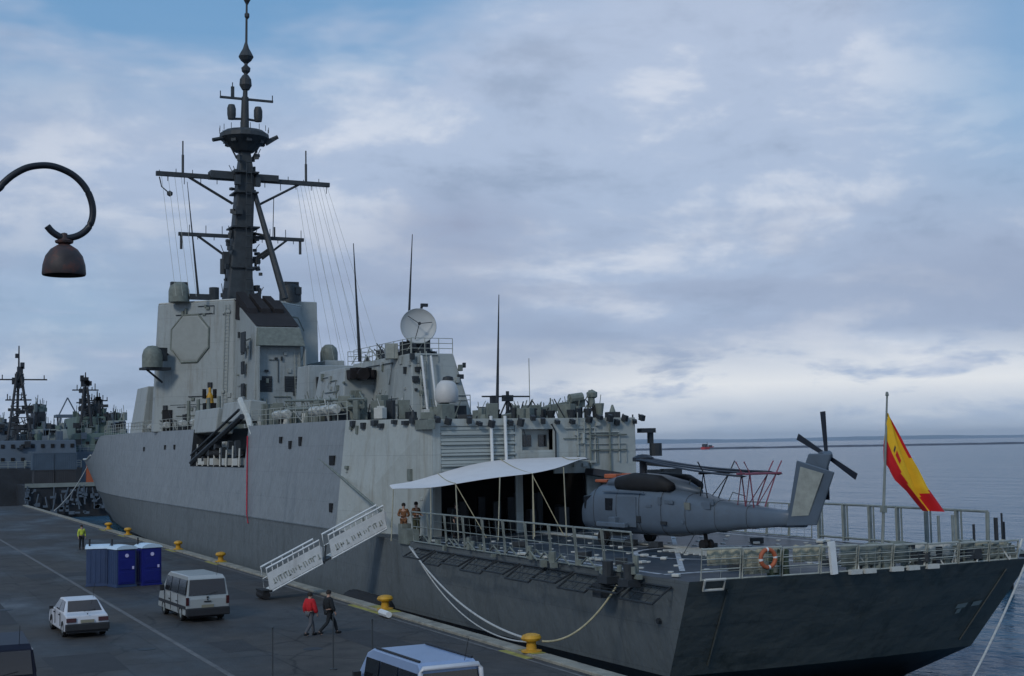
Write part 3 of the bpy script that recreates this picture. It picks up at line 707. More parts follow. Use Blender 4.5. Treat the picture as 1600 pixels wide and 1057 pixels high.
# deckhouse under hangar overhang starboard, brown fittings
m = MB(); m.bx((35.8, 63.3, 5.6), (2.2, .9, .35), 0, 0, .15); m.bx((36.2, 63.2, 5.1), (1.4, .6, .3)); m.build('stowage_rack', 'bgbrown', F)

# ---- greeble generators
def railing(parent, pts, h=1.05, step=1.6, r=.028, name='guard_rail', mm='rail', bars=2):
    m = MB(); P_ = [Vector(p) for p in pts]
    for a, b2 in zip(P_, P_[1:]):
        L = (b2 - a).length; n_ = max(1, int(L / step))
        for i in range(n_ + 1): q = a.lerp(b2, i / n_); m.cyl(q, q + Vector((0, 0, h)), r, n=5)
        for k in range(bars + 1): z = Vector((0, 0, h * (k + 1) / (bars + 1))); m.cyl(a + z, b2 + z, r * .8, n=5)
    return m.build(name, mm, parent)
def clutter(name, mm, x0, x1, y0, y1, z0, zh, n_, seed, rods=0):
    q = random.Random(seed)
    for k in range(n_):
        m = MB(); X, Y = q.uniform(x0, x1), q.uniform(y0, y1); h = q.uniform(.25, zh)
        if q.random() < .45: m.cyl((X, Y, z0), (X, Y, z0 + h), q.uniform(.08, .3), q.uniform(.05, .3), n=8)
        else: m.bx((X, Y, z0 + h / 2), (q.uniform(.2, .8), q.uniform(.2, 1.0), h), q.uniform(0, 3))
        if q.random() < .5: m.cyl((X, Y, z0 + h * .8), (X + q.uniform(-.3, .3), Y, z0 + h + q.uniform(.2, .5)), .03, n=4)
        m.build(name, mm, F, bevel=.03, split=False)
    for k in range(rods):
        X, Y = q.uniform(x0, x1), q.uniform(y0, y1); a = Vector((X, Y, z0)); m = MB(); m.tube([a, a + Vector((q.uniform(-.8, .8), q.uniform(-.5, .5), q.uniform(.5, zh * 1.4)))], .035, 5); m.build('deck_rod', mm, F, split=False)
railing(F, [(xup(y, 8.9, -1) + .1, y, ztop(y)) for y in (73, 78, 83, 88, 93.5)])
railing(F, [(xup(y, 8.9, -1) + .1, y, ztop(y)) for y in (112, 118, 126, 134, 142, 150, 158)])
clutter('deck_lockers', 'equip', 25.2, 28.5, 73.5, 93, 8.85, 1.6, 34, 11, 18)
clutter('deck_winches', 'equip_dark', 25.0, 30, 72, 92, 8.85, 1.1, 24, 12, 16)
clutter('deck_fittings', 'equip_light', 25.0, 30, 72, 93, 8.85, 1.0, 16, 13, 8)
clutter('roof_gear', 'equip_dark', 31, 37.6, 64.8, 71, 8.62, .8, 26, 14, 22)
clutter('roof_lockers', 'equip', 27, 37.6, 65, 72, 8.62, .9, 26, 15, 10)
clutter('tower_foot_gear', 'equip', 27.5, 33, 99, 111, 8.9, 1.9, 26, 16, 8)
clutter('tower_foot_fittings', 'equip_dark', 25.4, 27, 112, 124, 8.95, 1.6, 10, 17, 8)
# long horizontal boom stowed on the port side (px 500-630)
m = MB(); m.tube([(26.0, 90, 10.5), (25.9, 73.5, 10.0)], .10, 6); m.tube([(26.0, 90, 9.9), (25.9, 74, 9.6)], .14, 6)
for k in range(9): m.tube([(26, 90 - k * 1.9, 10.45), (26, 89 - k * 1.9, 9.8)], .05, 5); m.cyl((26, 90 - k * 1.9, 8.85), (26, 90 - k * 1.9, 10.3), .05, n=5)
m.build('stowed_boom', 'equip', F)
# crane boom rising on the hangar roof
m = MB()
a, b2 = Vector((31.5, 67, 8.85)), Vector((36.7, 67.5, 9.65))
m.hexa([a + Vector((0, -.25, -.22)), b2 + Vector((0, -.3, -.35)), b2 + Vector((0, .3, -.35)), a + Vector((0, .25, -.22))], [a + Vector((0, -.25, .05)), b2 + Vector((0, -.3, .1)), b2 + Vector((0, .3, .1)), a + Vector((0, .25, .05))])
m.cyl((36.0, 67.5, 8.6), (36.0, 67.5, 9.7), .3, n=10); m.cyl((35.7, 67.2, 9.75), (36.5, 67.2, 9.85), .28, n=10); m.cyl((37.2, 67.4, 9.3), (37.2, 67.4, 10.25), .24, .16, n=10); m.lathe((37.25, 67.4, 10.0), [(0, -.3), (.3, -.15), (.32, .12), (0, .3)], 10); m.bx((34.9, 67.2, 9.35), (1.3, .3, .3), 0, 0, -.16)
for k in range(7): m.tube([(33 + k * .6, 67.1, 9.0 + k * .1), (33.3 + k * .6, 67.1, 9.5 + k * .1)], .04, 5); m.cyl((33.2 + k * .6, 67, 8.62), (33.2 + k * .6, 67, 9.3 + (k % 3) * .25), .05, n=5)
m.build('roof_crane', 'equip', F, bevel=.04)

# ---- after block with funnel (px 590-720)
def frustum(m, b, t, z0, z1):
    m.hexa([(b[0], b[2], z0), (b[1], b[2], z0), (b[1], b[3], z0), (b[0], b[3], z0)], [(t[0], t[2], z1), (t[1], t[2], z1), (t[1], t[3], z1), (t[0], t[3], z1)])
m = MB(); frustum(m, (30.1, 34.2, 77, 90), (30.5, 33.3, 78, 89), 8.8, 13.0); m.build('after_funnel', 'superside', F, bevel=.06)
m = MB(); frustum(m, (28.0, 36.4, 84, 91), (28.4, 35.8, 84.6, 90), 8.9, 12.5); m.build('after_deckhouse', 'super', F, bevel=.06)
m = MB(); frustum(m, (30.0, 37.0, 98, 101.5), (30.2, 36.6, 98.4, 101.3), 8.95, 13.5); m.build('midship_deckhouse', 'super', F, bevel=.06)
m = MB()
for x in (30.75, 31.5, 32.25): m.box(x, x + .36, 98.0, 98.45, 11.45, 12.6)
m.build('deckhouse_window', 'black', F)
m = MB()
for k in range(5): m.bx((28.7 + k * .32, 84.2, 12.0 + (k % 2) * .15), (.4, .8, .6), .2 * k)
m.cyl((29.3, 84.2, 12.0), (29.3, 83.4, 12.0), .4, n=10); m.build('exhaust_trunk', 'soot', F)
m = MB(); m.bx((29.4, 84.9, 10.9), (1.4, .3, .9)); m.bx((32.0, 84.6, 10.2), (1.6, .25, .8)); m.build('vent_box', 'equip', F)
clutter('block_top_gear', 'equip_dark', 30.7, 33.1, 79, 88, 13.0, .9, 14, 21, 16)
clutter('block_top_aerials', 'rail', 28.9, 33.1, 79, 88, 12.8, 1.1, 4, 22, 18)
railing(F, [(30.5, 78.1, 13.0), (33.3, 78.1, 13.0)], .95, .7); railing(F, [(30.55, 78.1, 13.0), (30.55, 89, 13.0)], .95, 1.4); railing(F, [(28.8, 85.1, 12.6), (30.5, 85.1, 12.6)], .95, .8)
m = MB()
for x in (31.0, 31.62): m.cyl((x, 76.6, 9.0), (x - .12, 77.3, 12.8), .075, n=8)
m.build('white_pole', 'white', F)
m = MB(); m.cyl((31.75, 75.8, 8.8), (31.75, 75.8, 9.9), .28, n=10); m.build('dome_pedestal', 'equip', F)
m = MB(); m.lathe((31.8, 75.6, 9.85), [(0, 0), (.58, 0), (.70, .2), (.70, .7), (.58, 1.1), (.36, 1.32), (0, 1.4)], 20); dm = m.build('satellite_dome', 'dome', F, smooth=True)
m = MB(); m.lathe((31.9, 75.6, 11.2), [(0, 0), (.35, 0), (.3, .2), (0, .28)], 12); m.build('dome_cap', 'equip_dark', F)
m = MB(); m.box(31.9, 33.4, 76.3, 76.9, 8.85, 9.7); m.build('dark_locker', 'equip_dark', F)  # dark locker next to the dome pedestal
# illuminator dish, facing aft-port, tilted up
ctr = Vector((31.5, 79.4, 14.75)); ax = Vector((-.25, -.93, .15)).normalized()
m = MB(); m.lathe(ctr, [(0, .0), (.35, .02), (.8, .12), (1.05, .25), (1.12, .33), (1.15, .28), (1.05, .18), (.6, -.02), (0, -.14)], 32, ax); dish = m.build('radar_dish', 'dish', F, smooth=True)
m = MB(); fc = ctr + ax * .9
for k in range(3):
    a_ = 2 * PI * k / 3; q = Vector((0, 0, 1)).rotation_difference(ax) @ Vector((math.cos(a_) * .9, math.sin(a_) * .9, .3)); m.cyl(ctr + q, fc, .025, n=5)
m.lathe(fc, [(0, -.06), (.1, -.06), (.1, .06), (0, .06)], 8, ax); m.build('feed_horn', 'equip_dark', F)
m = MB(); m.cyl((31.9, 79.9, 13.0), (31.9, 79.8, 14.0), .42, .3, n=12); m.bx((31.9, 79.8, 14.2), (.9, .7, .8)); m.cyl((31.3, 80.1, 14.3), (31.3, 80.1, 15.5), .22, n=8); m.cyl((30.9, 80.2, 15.1), (31.3, 80.2, 15.3), .28, n=8); m.bx((30.9, 80, 13.4), (.6, .6, .9)); m.bx((32.1, 80.2, 13.5), (.9, .5, .8))
m.tube([(31.75, 80, 15.3), (32.0, 79.9, 16.15)], .09, 6); m.bx((32.15, 79.9, 16.2), (.45, .2, .2)); m.build('dish_mount', 'equip_dark', F)
# whip aerials
m = MB()
def whip(px, base, top, r=.07): m.tube([base, Vector(base).lerp(Vector(top), .5), top], lambda q, r=r: r * (1.15 - .9 * q), 6)
for i, (bs, tp_) in enumerate((((27.5, 79, 12.5), (27.15, 79, 19.8)), ((31.0, 80, 12.9), (31.6, 80.4, 20.8)), ((32.05, 69, 8.6), (32.3, 69, 15.7)), ((27.2, 122, 21.2), (26.2, 122, 31.5)))):
    m = MB(); whip(0, bs, tp_, .10); m.build('whip_aerial', 'equip_dark', F)
m = MB(); m.tube([(34.6, 70, 8.9), (34.6, 70, 12.2)], .025, 5); m.build('thin_aerial', 'rail', F)
m = MB(); m.cyl((31.6, 70, 10.0), (34.6, 70, 10.0), .05, n=6); m.cyl((33.2, 70, 8.6), (33.2, 70, 10.3), .13, .1, n=8); m.bx((33.2, 70, 9.9), (.6, .3, .35)); m.bx((32.3, 70, 9.6), (.3, .3, .9)); m.tube([(32.6, 70, 8.7), (33.1, 70, 9.7)], .05, 5); m.tube([(33.8, 70, 8.7), (33.3, 70, 9.7)], .05, 5); m.build('signal_yard', 'equip_dark', F)

# ---- main tower (octagonal, four-sided arrays)
CXT = 31.9
def octs(e, z, yb0=121., yb1=132.6, hw=7.3, hc=1.75):
    """plan loop (ccw from above) grown by e"""
    hw += e; hc += e * .5; ch = hw - hc
    y0, y1 = yb0 - e, yb1 + e
    return [(CXT - hc, y0, z), (CXT + hc, y0, z), (CXT + hw, y0 + ch, z), (CXT + hw, y1 - ch, z), (CXT + hc, y1, z), (CXT - hc, y1, z), (CXT - hw, y1 - ch, z), (CXT - hw, y0 + ch, z)]
m = MB(); m.hexa(octs(.55, 9.0), octs(0, 20.75)); tower = m.build('main_tower', 'super', F, bevel=.10)
m = MB(); m.tube([Vector(p) + Vector((0, 0, .02)) for p in octs(-.1, 20.8)], .09, 5, closed=True); m.build('tower_coaming', 'equip_light', F)
# array plates on the two after diagonal faces
def facept(i, u_, v_, off):
    b_, t_ = octs(.55, 9.0), octs(0, 20.75); n_ = 8
    a, c, d, e = Vector(b_[i]), Vector(b_[(i + 1) % n_]), Vector(t_[(i + 1) % n_]), Vector(t_[i])
    p = a.lerp(c, u_).lerp(e.lerp(d, u_), v_); nn_ = (c - a).cross(e - a).normalized(); return p + nn_ * off
def arrayplate(i, uc, vc, rad):
    L = (Vector(octs(0, 0)[i]) - Vector(octs(0, 0)[(i + 1) % 8])).length; H_ = 11.75
    def ring(r_, off):
        out_ = []
        for k in range(8):
            a_ = PI / 8 + k * PI / 4 + PI / 8 * 0
            out_.append(facept(i, uc + r_ * math.cos(a_) * .90 / L, vc + r_ * math.sin(a_) / H_, off))
        return out_
    m = MB(); m.loft([ring(rad, -.05), ring(rad, .10), ring(rad * .93, .13)], capa=False); pl_ = m.build('array_face', 'array', F)
    m = MB(); rg = ring(rad * 1.04, .06); m.tube(rg, .10, 5, closed=True); m.build('array_frame', 'equip', pl_)
arrayplate(7, .44, .72, 2.25)
arrayplate(1, .5, .72, 2.25)
# after block: intake/funnel with sooted sloping top
AX0, AX1, AY = 29.7, 34.0, 112.0
m = MB()
b_ = [(AX0 - .15, AY, 8.95), (AX1 + .1, AY, 8.95), (AX1 + .1, 121.5, 8.95), (AX0 + .3, 121.5, 8.95)]
t_ = [(AX0 + .1, AY, 17.55), (AX1 - .4, AY, 17.55), (AX1 - .2, 121.3, 20.7), (AX0 + .7, 121.3, 20.7)]
m.hexa(b_, t_); m.build('intake_block', 'super', F, bevel=.08)
m = MB(); m.quad((AX0 + .12, AY + .02, 17.64), (AX1 - .38, AY + .02, 17.64), (AX1 + .5, 121.2, 20.9), (AX0 + .5, 121.2, 20.9))
for k in range(3): m.hexa([(AX0 + .5 + k * 1.2, 115.5 + k * .4, 18.2), (AX0 + 1.5 + k * 1.2, 115.5 + k * .4, 18.2), (AX0 + 1.5 + k * 1.2, 120.6, 19), (AX0 + .5 + k * 1.2, 120.6, 19)], [(AX0 + .6 + k * 1.2, 116.5, 19.6), (AX0 + 1.4 + k * 1.2, 116.5, 19.6), (AX0 + 1.4 + k * 1.2, 120.6, 21.5 - k * .15), (AX0 + .6 + k * 1.2, 120.6, 21.5 - k * .15)])
m.build('funnel_mouth', 'soot', F)
m = MB(); m.hexa([(AX0 + .2, AY - .75, 15.95), (AX1 - .15, AY - .75, 15.95), (AX1 - .1, AY, 15.95), (AX0 + .1, AY, 15.95)], [(AX0 + .25, AY - .15, 17.5), (AX1 - .4, AY - .15, 17.5), (AX1 - .4, AY, 17.5), (AX0 + .2, AY, 17.5)]); m.build('intake_hood', 'equip', F)
m = MB(); m.box(AX0 + .1, AX0 + .22, AY - .8, AY - .02, 9.5, 15.9); m.box(AX1 - .1, AX1 + .02, AY - .5, AY - .02, 9.5, 15.9); m.build('intake_fin', 'superside', F)
m = MB()
for x0 in (30.0, 32.3):
    for k in range(6): m.box(x0, x0 + 1.15, AY - .10, AY - .02, 12.15 + k * .2, 12.28 + k * .2)
    m.box(x0 - .03, x0 + 1.18, AY - .05, AY - .01, 12.1, 13.4)
m.build('air_grille', 'equip_dark', F)
m = MB(); m.box(29.0, 29.12, 112.6, 114.0, 15.5, 17.2)
for z in (12.4, 14.3, 16.0): m.bx((AX0 - .12, 115.5, z), (.12, .9, 1.1))
m.build('side_door', 'equip_dark', F)
# starboard wing raised block
m = MB(); frustum(m, (35.2, 39.2, 124, 134), (35.6, 39.3, 125.2, 133.5), 9, 21.3); m.build('starboard_wing', 'superside', F, bevel=.08)
m = MB(); frustum(m, (36.4, 38.7, 114, 124), (36.8, 38.6, 115, 124), 9, 15.0); m.build('starboard_step', 'superside', F, bevel=.08)
# bridge block ahead on port side
m = MB(); frustum(m, (24.5, 38.6, 134.5, 141), (25.1, 38.2, 134.5, 140), 9.05, 13.6); m.build('bridge_block', 'superside', F, bevel=.08)
# tower door, platform
m = MB(); m.bx(facept(7, .18, .08, .05), (1.0, .12, 2.1), -PI / 4); m.build('tower_door', 'black', F)
# domes and directors
def dome(x, y, z, r, h, mm='equip', n='decoy_dome'):
    m = MB(); m.lathe((x, y, z), [(0, 0), (r, 0), (r, h * .55), (r * .85, h * .8), (r * .45, h * .97), (0, h)], 16); m.build(n, mm, F, smooth=True)
dome(26.0, 124.5, 20.8, .95, 1.9); dome(36.9, 126.0, 21.2, 1.05, 2.0, 'mast')
m = MB(); m.bx((26.0, 124.5, 22.4), (1.5, .6, .5)); m.bx((36.9, 125.8, 22.9), (1.4, .7, .6)); m.bx((37.4, 125.2, 22.3), (.6, .6, .7)); m.bx((28.0, 124, 21.3), (2.4, .5, .5)); m.cyl((29.1, 124, 20.8), (29.1, 124, 22.2), .45, n=10); m.bx((29.9, 123.0, 21.4), (.3, .3, 1.3)); m.build('director_head', 'mast', F)
m = MB(); m.cyl((23.4, 124, 15.9), (25.2, 125.5, 16.1), .12, n=6); m.bx((23.9, 124.6, 14.7), (2.4, 1.6, .22), .2); m.tube([(22.9, 124, 14.7), (24.6, 125, 13.5)], .1, 5); m.build('wing_bracket', 'equip_dark', F)
dome(23.6, 124.4, 14.8, .92, 2.0, 'equip', 'wing_dome')
dome(38.3, 118.5, 15.0, .8, 1.7, 'equip', 'wing_dome')
m = MB(); m.bx((24.3, 124.6, 16.0), (1.0, 1.0, 1.2), .3); m.build('wing_box', 'equip_dark', F)
# yellow gear on tower foot
m = MB(); m.lathe((26.9, 116.2, 11.3), [(0, 0), (.35, 0), (.28, .6), (.12, .9), (.12, 1.3), (0, 1.35)], 10); m.build('yellow_beacon', 'yellow', F)
m = MB(); m.box(26.4, 27.4, 115.9, 116.7, 9.2, 11.3); m.cyl((26.45, 116.3, 11.7), (26.45, 116.3, 12.5), .17, n=8); m.cyl((27.35, 116.3, 11.7), (27.35, 116.3, 12.5), .17, n=8); m.cyl((26.45, 116.3, 11.8), (27.35, 116.3, 11.8), .05, n=6); m.build('beacon_base', 'black', F)
m = MB()
for k in range(4): m.cyl((25.7 + k * .1, 119 - k * 3.3, 9.5), (25.7 + k * .1, 119 - k * 3.3, 11.6), .16, n=8)
m.build('vent_pipe', 'equip', F)

# ---- mast
MY = 125.0
def sq(x0, x1, z, d=None):
    d = d or (x1 - x0) / 2; return [(x0, MY - d, z), (x1, MY - d, z), (x1, MY + d, z), (x0, MY + d, z)]
m = MB()
secs = [(30.25, 32.95, 20.7), (30.65, 32.65, 24.2), (31.1, 32.85, 28.0), (31.4, 33.0, 31.5), (31.55, 32.95, 33.4), (31.8, 32.7, 35.5)]
m.loft([sq(a, b2, z) for a, b2, z in secs])
m.build('mast_column', 'mast', F, bevel=.12)
m = MB()
for z in (24.2, 28.0, 31.3, 33.2): m.bx((31.95 + (z - 24) * .03, MY, z), (2.6 if z < 30 else 2.2, 2.5, .14))
for z in range(21, 35): m.cyl((31.9, MY - 1.75, z), (32.5, MY - 1.75, z), .05, n=5)
m.cyl((31.9, MY - 1.7, 21), (32.1, MY - 1.3, 34.5), .05, n=5); m.cyl((32.5, MY - 1.7, 21), (32.55, MY - 1.3, 34.5), .05, n=5)
m.bx((30.35, MY - .3, 25.0), (.55, .7, 1.3)); m.cyl((30.1, MY - .3, 23.6), (30.1, MY - .3, 25.0), .28, n=8)
qm = random.Random(31)
for k in range(44):
    z = qm.uniform(21.5, 35); sx_ = qm.choice((-1, 1)); hw_ = 1.35 - (z - 21) * .045; xx = 32.0 + (z - 28) * .03 + sx_ * (hw_ + qm.uniform(0, .35)); yy = MY - qm.uniform(-.4, 1.3)
    m.bx((xx, yy, z), (qm.uniform(.15, .5), qm.uniform(.2, .5), qm.uniform(.15, .6)), qm.uniform(0, 1))
    if k % 3 == 0: m.cyl((xx, yy, z), (xx + sx_ * qm.uniform(.1, .5), yy, z + qm.uniform(.4, 1.1)), .035, n=4); m.bx((31.4, MY - 1.1, 29.5), (.6, .4, .7)); m.bx((31.3, MY - 1, 32.4), (.5, .5, .9)); m.bx((33.2, MY - 1, 32.3), (.5, .5, .8))
m.build('mast_platform', 'mast', F)
m = MB(); m.tube([(33.1, MY - .5, 31.2), (35.35, MY - 2.5, 21.2)], lambda q: .24 + .12 * q, 8); m.tube([(33.0, MY, 25.0), (34.4, MY - 1.5, 26.1)], .16, 6); m.tube([(32.9, MY, 24.8), (34.5, MY - 1.5, 25.9)], .14, 6); m.tube([(33.0, MY, 27.6), (34.1, MY - 1.3, 27.2)], .14, 6)
m.build('mast_leg', 'mast', F)
def yard(x0, x1, z, r, nm):
    m = MB(); m.hexa([(x0, MY - r, z - r), (x1, MY - r, z - r), (x1, MY + r, z - r), (x0, MY + r, z - r)], [(x0, MY - r, z + r), (x1, MY - r, z + r), (x1, MY + r, z + r), (x0, MY + r, z + r)]); return m
m = yard(24.0, 40.55, 32.7, .2, '')
for s, xa in ((-1, 26.9), (1, 37.6)): m.tube([(xa, MY, 32.6), (31.1 if s < 0 else 33.5, MY, 30.3)], .13, 6)
m.bx((30.4, MY, 32.9), (3.0, 1.2, .7)); m.bx((34.3, MY, 32.9), (2.2, 1.0, .6))
for k in range(22):
    x = 24.3 + k * .76
    if 30.5 < x < 34: continue
    m.cyl((x, MY, 32.5), (x, MY, 32.5 + (-.45 if k % 2 else .75) - (0.2 if k % 3 == 0 else 0)), .035, n=4)
uy = m.build('upper_yard', 'mast', F)
for xx, n_ in ((26.44, 0), (38.22, 1)):
    m = MB(); m.cyl((xx, MY, 32.8), (xx, MY, 34.6), .12, n=6); m.cyl((xx, MY, 34.6), (xx, MY, 35.9), .07, n=6); m.build('pole_aerial', 'mast', uy)
m = yard(26.05, 37.95, 27.2, .16, '')
for s, xa in ((-1, 27.8), (1, 36.3)): m.tube([(xa, MY, 27.1), (30.6 if s < 0 else 33.9, MY, 25.2)], .12, 6)
for k in range(16):
    x = 26.3 + k * .76
    if 30.2 < x < 33.6: continue
    m.cyl((x, MY, 27.2), (x, MY, 27.2 + (.9 if k % 2 else -.45)), .035, n=4)
for x in (26.3, 37.6): m.cyl((x, MY, 25.8), (x, MY, 27.1), .13, n=6)
m.cyl((35.1, MY, 27.2), (35.1, MY, 28.3), .08, n=6); m.cyl((34.2, MY, 27.3), (34.2, MY, 28.6), .1, n=6); ly = m.build('lower_yard', 'mast', F)
m = MB(); m.tube([(24.3, MY, 32.4), (24.5, MY, 31.5), (25.1, MY, 31.0)], .06, 5); m.lathe((25.25, MY, 30.9), [(0, -.3), (.25, -.15), (.28, .1), (0, .3)], 10); m.build('hanging_ball', 'mast', uy)
# platform (top), ESM cones, upper pole
m = MB(); m.lathe((32.2, MY, 35.2), [(0, 0), (.9, .1), (1.5, .7), (2.35, 1.35), (2.3, 1.75), (1.9, 2.05), (0, 2.1)], 16)
for s in (-1, 1):
    m.tube([(32.2 + s * 2.1, MY - .3, 36.4), (32.2 + s * 3.1, MY - .6, 36.1 if s < 0 else 36.9)], .2, 6); m.tube([(32.2 + s * 1.6, MY, 36.3), (32.2 + s * .7, MY, 34.6)], .09, 5)
m.bx((34.7, MY - .5, 36.5), (1.3, .3, .35), 0, 0, -.6)
for k in range(16):
    a_ = 2 * PI * k / 16; p_ = Vector((32.2 + 2.3 * math.cos(a_), MY + 2.3 * math.sin(a_), 37.1)); m.cyl(p_, p_ + Vector((0, 0, .55)), .03, n=4)
for k in range(8):
    a_ = 2 * PI * k / 8; p_ = Vector((32.2 + 1.7 * math.cos(a_), MY + 1.7 * math.sin(a_), 36.2)); m.bx(p_, (.5, .5, .4), a_)
m.build('mast_head_platform', 'mast', F)
m = MB()
m.cyl((32.25, MY, 37.2), (32.3, MY, 40.6), .42, .33, n=10); m.cyl((32.3, MY, 40.6), (32.4, MY, 44.0), .24, .16, n=8); m.cyl((32.4, MY, 43.8), (32.5, MY, 51.5), .13, .09, n=8)
for x in (31.0, 33.55):
    m.tube([(32.3, MY, 38.5), (x, MY, 38.4)], .12, 6); m.lathe((x, MY, 38.3), [(0, 0), (.35, .05), (.42, .5), (.42, 1.1), (.3, 1.45), (0, 1.5)], 10)
m.build('topmast', 'mast', F, smooth=True)
m = MB(); m.bx((32.45, MY, 40.4), (5.1, .22, .2))
for x in (29.95, 34.95, 31.1): m.cyl((x, MY, 40.4), (x, MY, 41.9 if x == 31.1 else 41.0), .05, n=5)
m.bx((31.1, MY, 41.0), (.3, .2, 1.0)); m.build('top_yard', 'mast', F)
m = MB()
m.lathe((32.35, MY, 41.2), [(0, 0), (.35, .1), (.6, .55), (.55, 1.1), (.3, 1.5), (.15, 1.6)], 10); m.lathe((32.38, MY, 42.8), [(.12, 0), (.4, .3), (.45, .6), (.15, .9)], 10)
m.lathe((32.4, MY, 43.8), [(.12, 0), (.5, .35), (.72, .7), (.55, 1.05), (.3, 1.5), (.12, 2.1)], 12); m.lathe((32.5, MY, 48.2), [(.1, 0), (.24, .2), (.24, .5), (.1, .6)], 8); m.lathe((32.5, MY, 49.6), [(.1, 0), (.55, .9), (.6, 1.0), (.6, 1.2), (.1, 1.3)], 10)
m.build('topmast_pod', 'mast', F)
# halyards from yard to deck and aft
m = MB()
for k in range(9):
    x = 37.3 + k * .38; m.cyl((x, MY, 32.5), (x + .5 * (k % 3), MY - 9 - k * .6, 12.8), .016, n=4, cap=False)
for k in range(4): x = 24.5 + k * .6; m.cyl((x, MY, 32.5), (x + .5, MY - 4, 21.0), .018, n=4, cap=False)
m.build('halyards', 'rail', F)
m = MB(); m.cyl((34.8, MY - .5, 27.2), (34.9, MY - .5, 31.0), .04, n=5); m.build('thin_aerial', 'mast', F)

# ---- ladders, pipes, lockers, doors and lamps fixed to the faces
def onface(P0, PU, PV, u_, v_, off=0.0):
    P0, PU, PV = Vector(P0), Vector(PU), Vector(PV); return P0 + (PU - P0) * u_ + (PV - P0) * v_ + (PU - P0).cross(PV - P0).normalized() * off
def fit_face(P0, PU, PV, seed, n_, mats=('equip', 'equip_dark', 'superside'), pipes=3, umin=.03, umax=.97, vmin=.03, vmax=.97, nm='wall_fitting'):
    q = random.Random(seed); P0, PU, PV = Vector(P0), Vector(PU), Vector(PV); LU, LV_ = (PU - P0).length, (PV - P0).length
    nz = (PU - P0).cross(PV - P0).normalized(); rz_ = math.atan2((PU - P0).y, (PU - P0).x)
    for k in range(n_):
        m = MB(); c_ = onface(P0, PU, PV, q.uniform(umin, umax), q.uniform(vmin, vmax), .05); w3, h3, d3 = q.uniform(.12, .42), q.uniform(.12, .55), q.uniform(.05, .18)
        m.bx(c_, (w3, d3 * 2, h3), rz_); m.build(nm, q.choice(mats), F, bevel=.02)
    for k in range(pipes):
        m = MB(); v0 = q.uniform(vmin, vmax); u0 = q.uniform(umin, umax * .6); u1 = min(umax, u0 + q.uniform(.15, .5)); pts_ = [onface(P0, PU, PV, u0, v0, .07), onface(P0, PU, PV, u1, v0, .07), onface(P0, PU, PV, u1, max(vmin, v0 - q.uniform(.1, .35)), .07)]
        m.tube(pts_, q.uniform(.025, .045), 5); m.build('wall_pipe', q.choice(mats), F)
def ladder(P0, P1, wdt=.4, side=(1, 0, 0), mm='rail'):
    P0, P1, sd_ = Vector(P0), Vector(P1), Vector(side).normalized() * wdt / 2; m = MB(); m.cyl(P0 - sd_, P1 - sd_, .03, n=5); m.cyl(P0 + sd_, P1 + sd_, .03, n=5)
    n_ = int((P1 - P0).length / .32)
    for k in range(1, n_): p = P0.lerp(P1, k / n_); m.cyl(p - sd_, p + sd_, .018, n=4)
    m.build('wall_ladder', mm, F)
def wdoor(c, rz_, h=1.75, w_=.75):
    m = MB(); m.bx(c, (w_, .10, h), rz_); d_ = m.build('watertight_door', 'equip', F, bevel=.04); m = MB(); m.bx(Vector(c) + Vector((.22 * math.cos(rz_), .22 * math.sin(rz_) - .08, 0)), (.08, .08, .2), rz_); m.build('handle', 'equip_dark', d_)
fit_face(facept(7, 0, 0, 0), facept(7, 1, 0, 0), facept(7, 0, 1, 0), 61, 12, mats=('equip', 'superside', 'superside', 'equip_dark'), pipes=5, vmax=.42)
fit_face(facept(7, 0, 0, 0), facept(7, 1, 0, 0), facept(7, 0, 1, 0), 62, 7, pipes=2, vmin=.9)
ladder(facept(7, .90, .02, .12), facept(7, .93, .97, .12), .4, (1, -1, 0))
fit_face((AX0, AY, 9), (AX1, AY, 9), (AX0, AY, 17.5), 63, 18, pipes=5, vmax=.75)
fit_face((AX0 + .2, 121, 9), (AX0 - .1, AY, 9), (AX0 + .5, 121, 18), 64, 10, pipes=3)
fit_face((30.0, 98, 9), (37, 98, 9), (30.2, 98.4, 13.4), 65, 16, pipes=4, vmax=.6)
fit_face((28.0, 84, 9), (36.4, 84, 9), (28.4, 84.6, 12.5), 66, 18, pipes=5, umax=.5)
fit_face((30.1, 77, 8.9), (34.2, 77, 8.9), (30.5, 78, 13), 67, 16, pipes=4)
fit_face((30.1, 90, 8.9), (30.1, 77, 8.9), (30.5, 89, 13), 68, 16, pipes=5)
fit_face((28.0, 91, 9), (28.0, 84, 9), (28.4, 90, 12.5), 69, 10, pipes=3)
fit_face((xup(UY0, 2.7, -1), UY0, 2.7), (HX0, HY, 2.7), (xup(UY0, 8.8, -1), UY0, 8.8), 70, 16, mats=('hangar', 'equip', 'equip'), pipes=4)
fit_face((31.2, HY, 2.9), (38.0, HY, 2.9), (31.2, HY, 8.6), 71, 7, mats=('hangar', 'hangar', 'equip'), pipes=4, vmin=.55, umin=.3)
ladder((34.6, HY - .12, 6.6), (34.6, HY - .12, 8.9)); ladder((30.9, 76.9, 9), (31.2, 77.8, 13.1)); ladder((33.4, AY - .15, 9), (33.3, AY - .15, 15.5))
wdoor((30.9, AY - .1, 10.2), 0); wdoor((32.8, AY - .1, 10.2), 0); wdoor((31.6, 97.95, 10.1), 0); wdoor((34.2, 97.95, 10.1), 0); wdoor((29.0, 84.1, 10.1), 0)
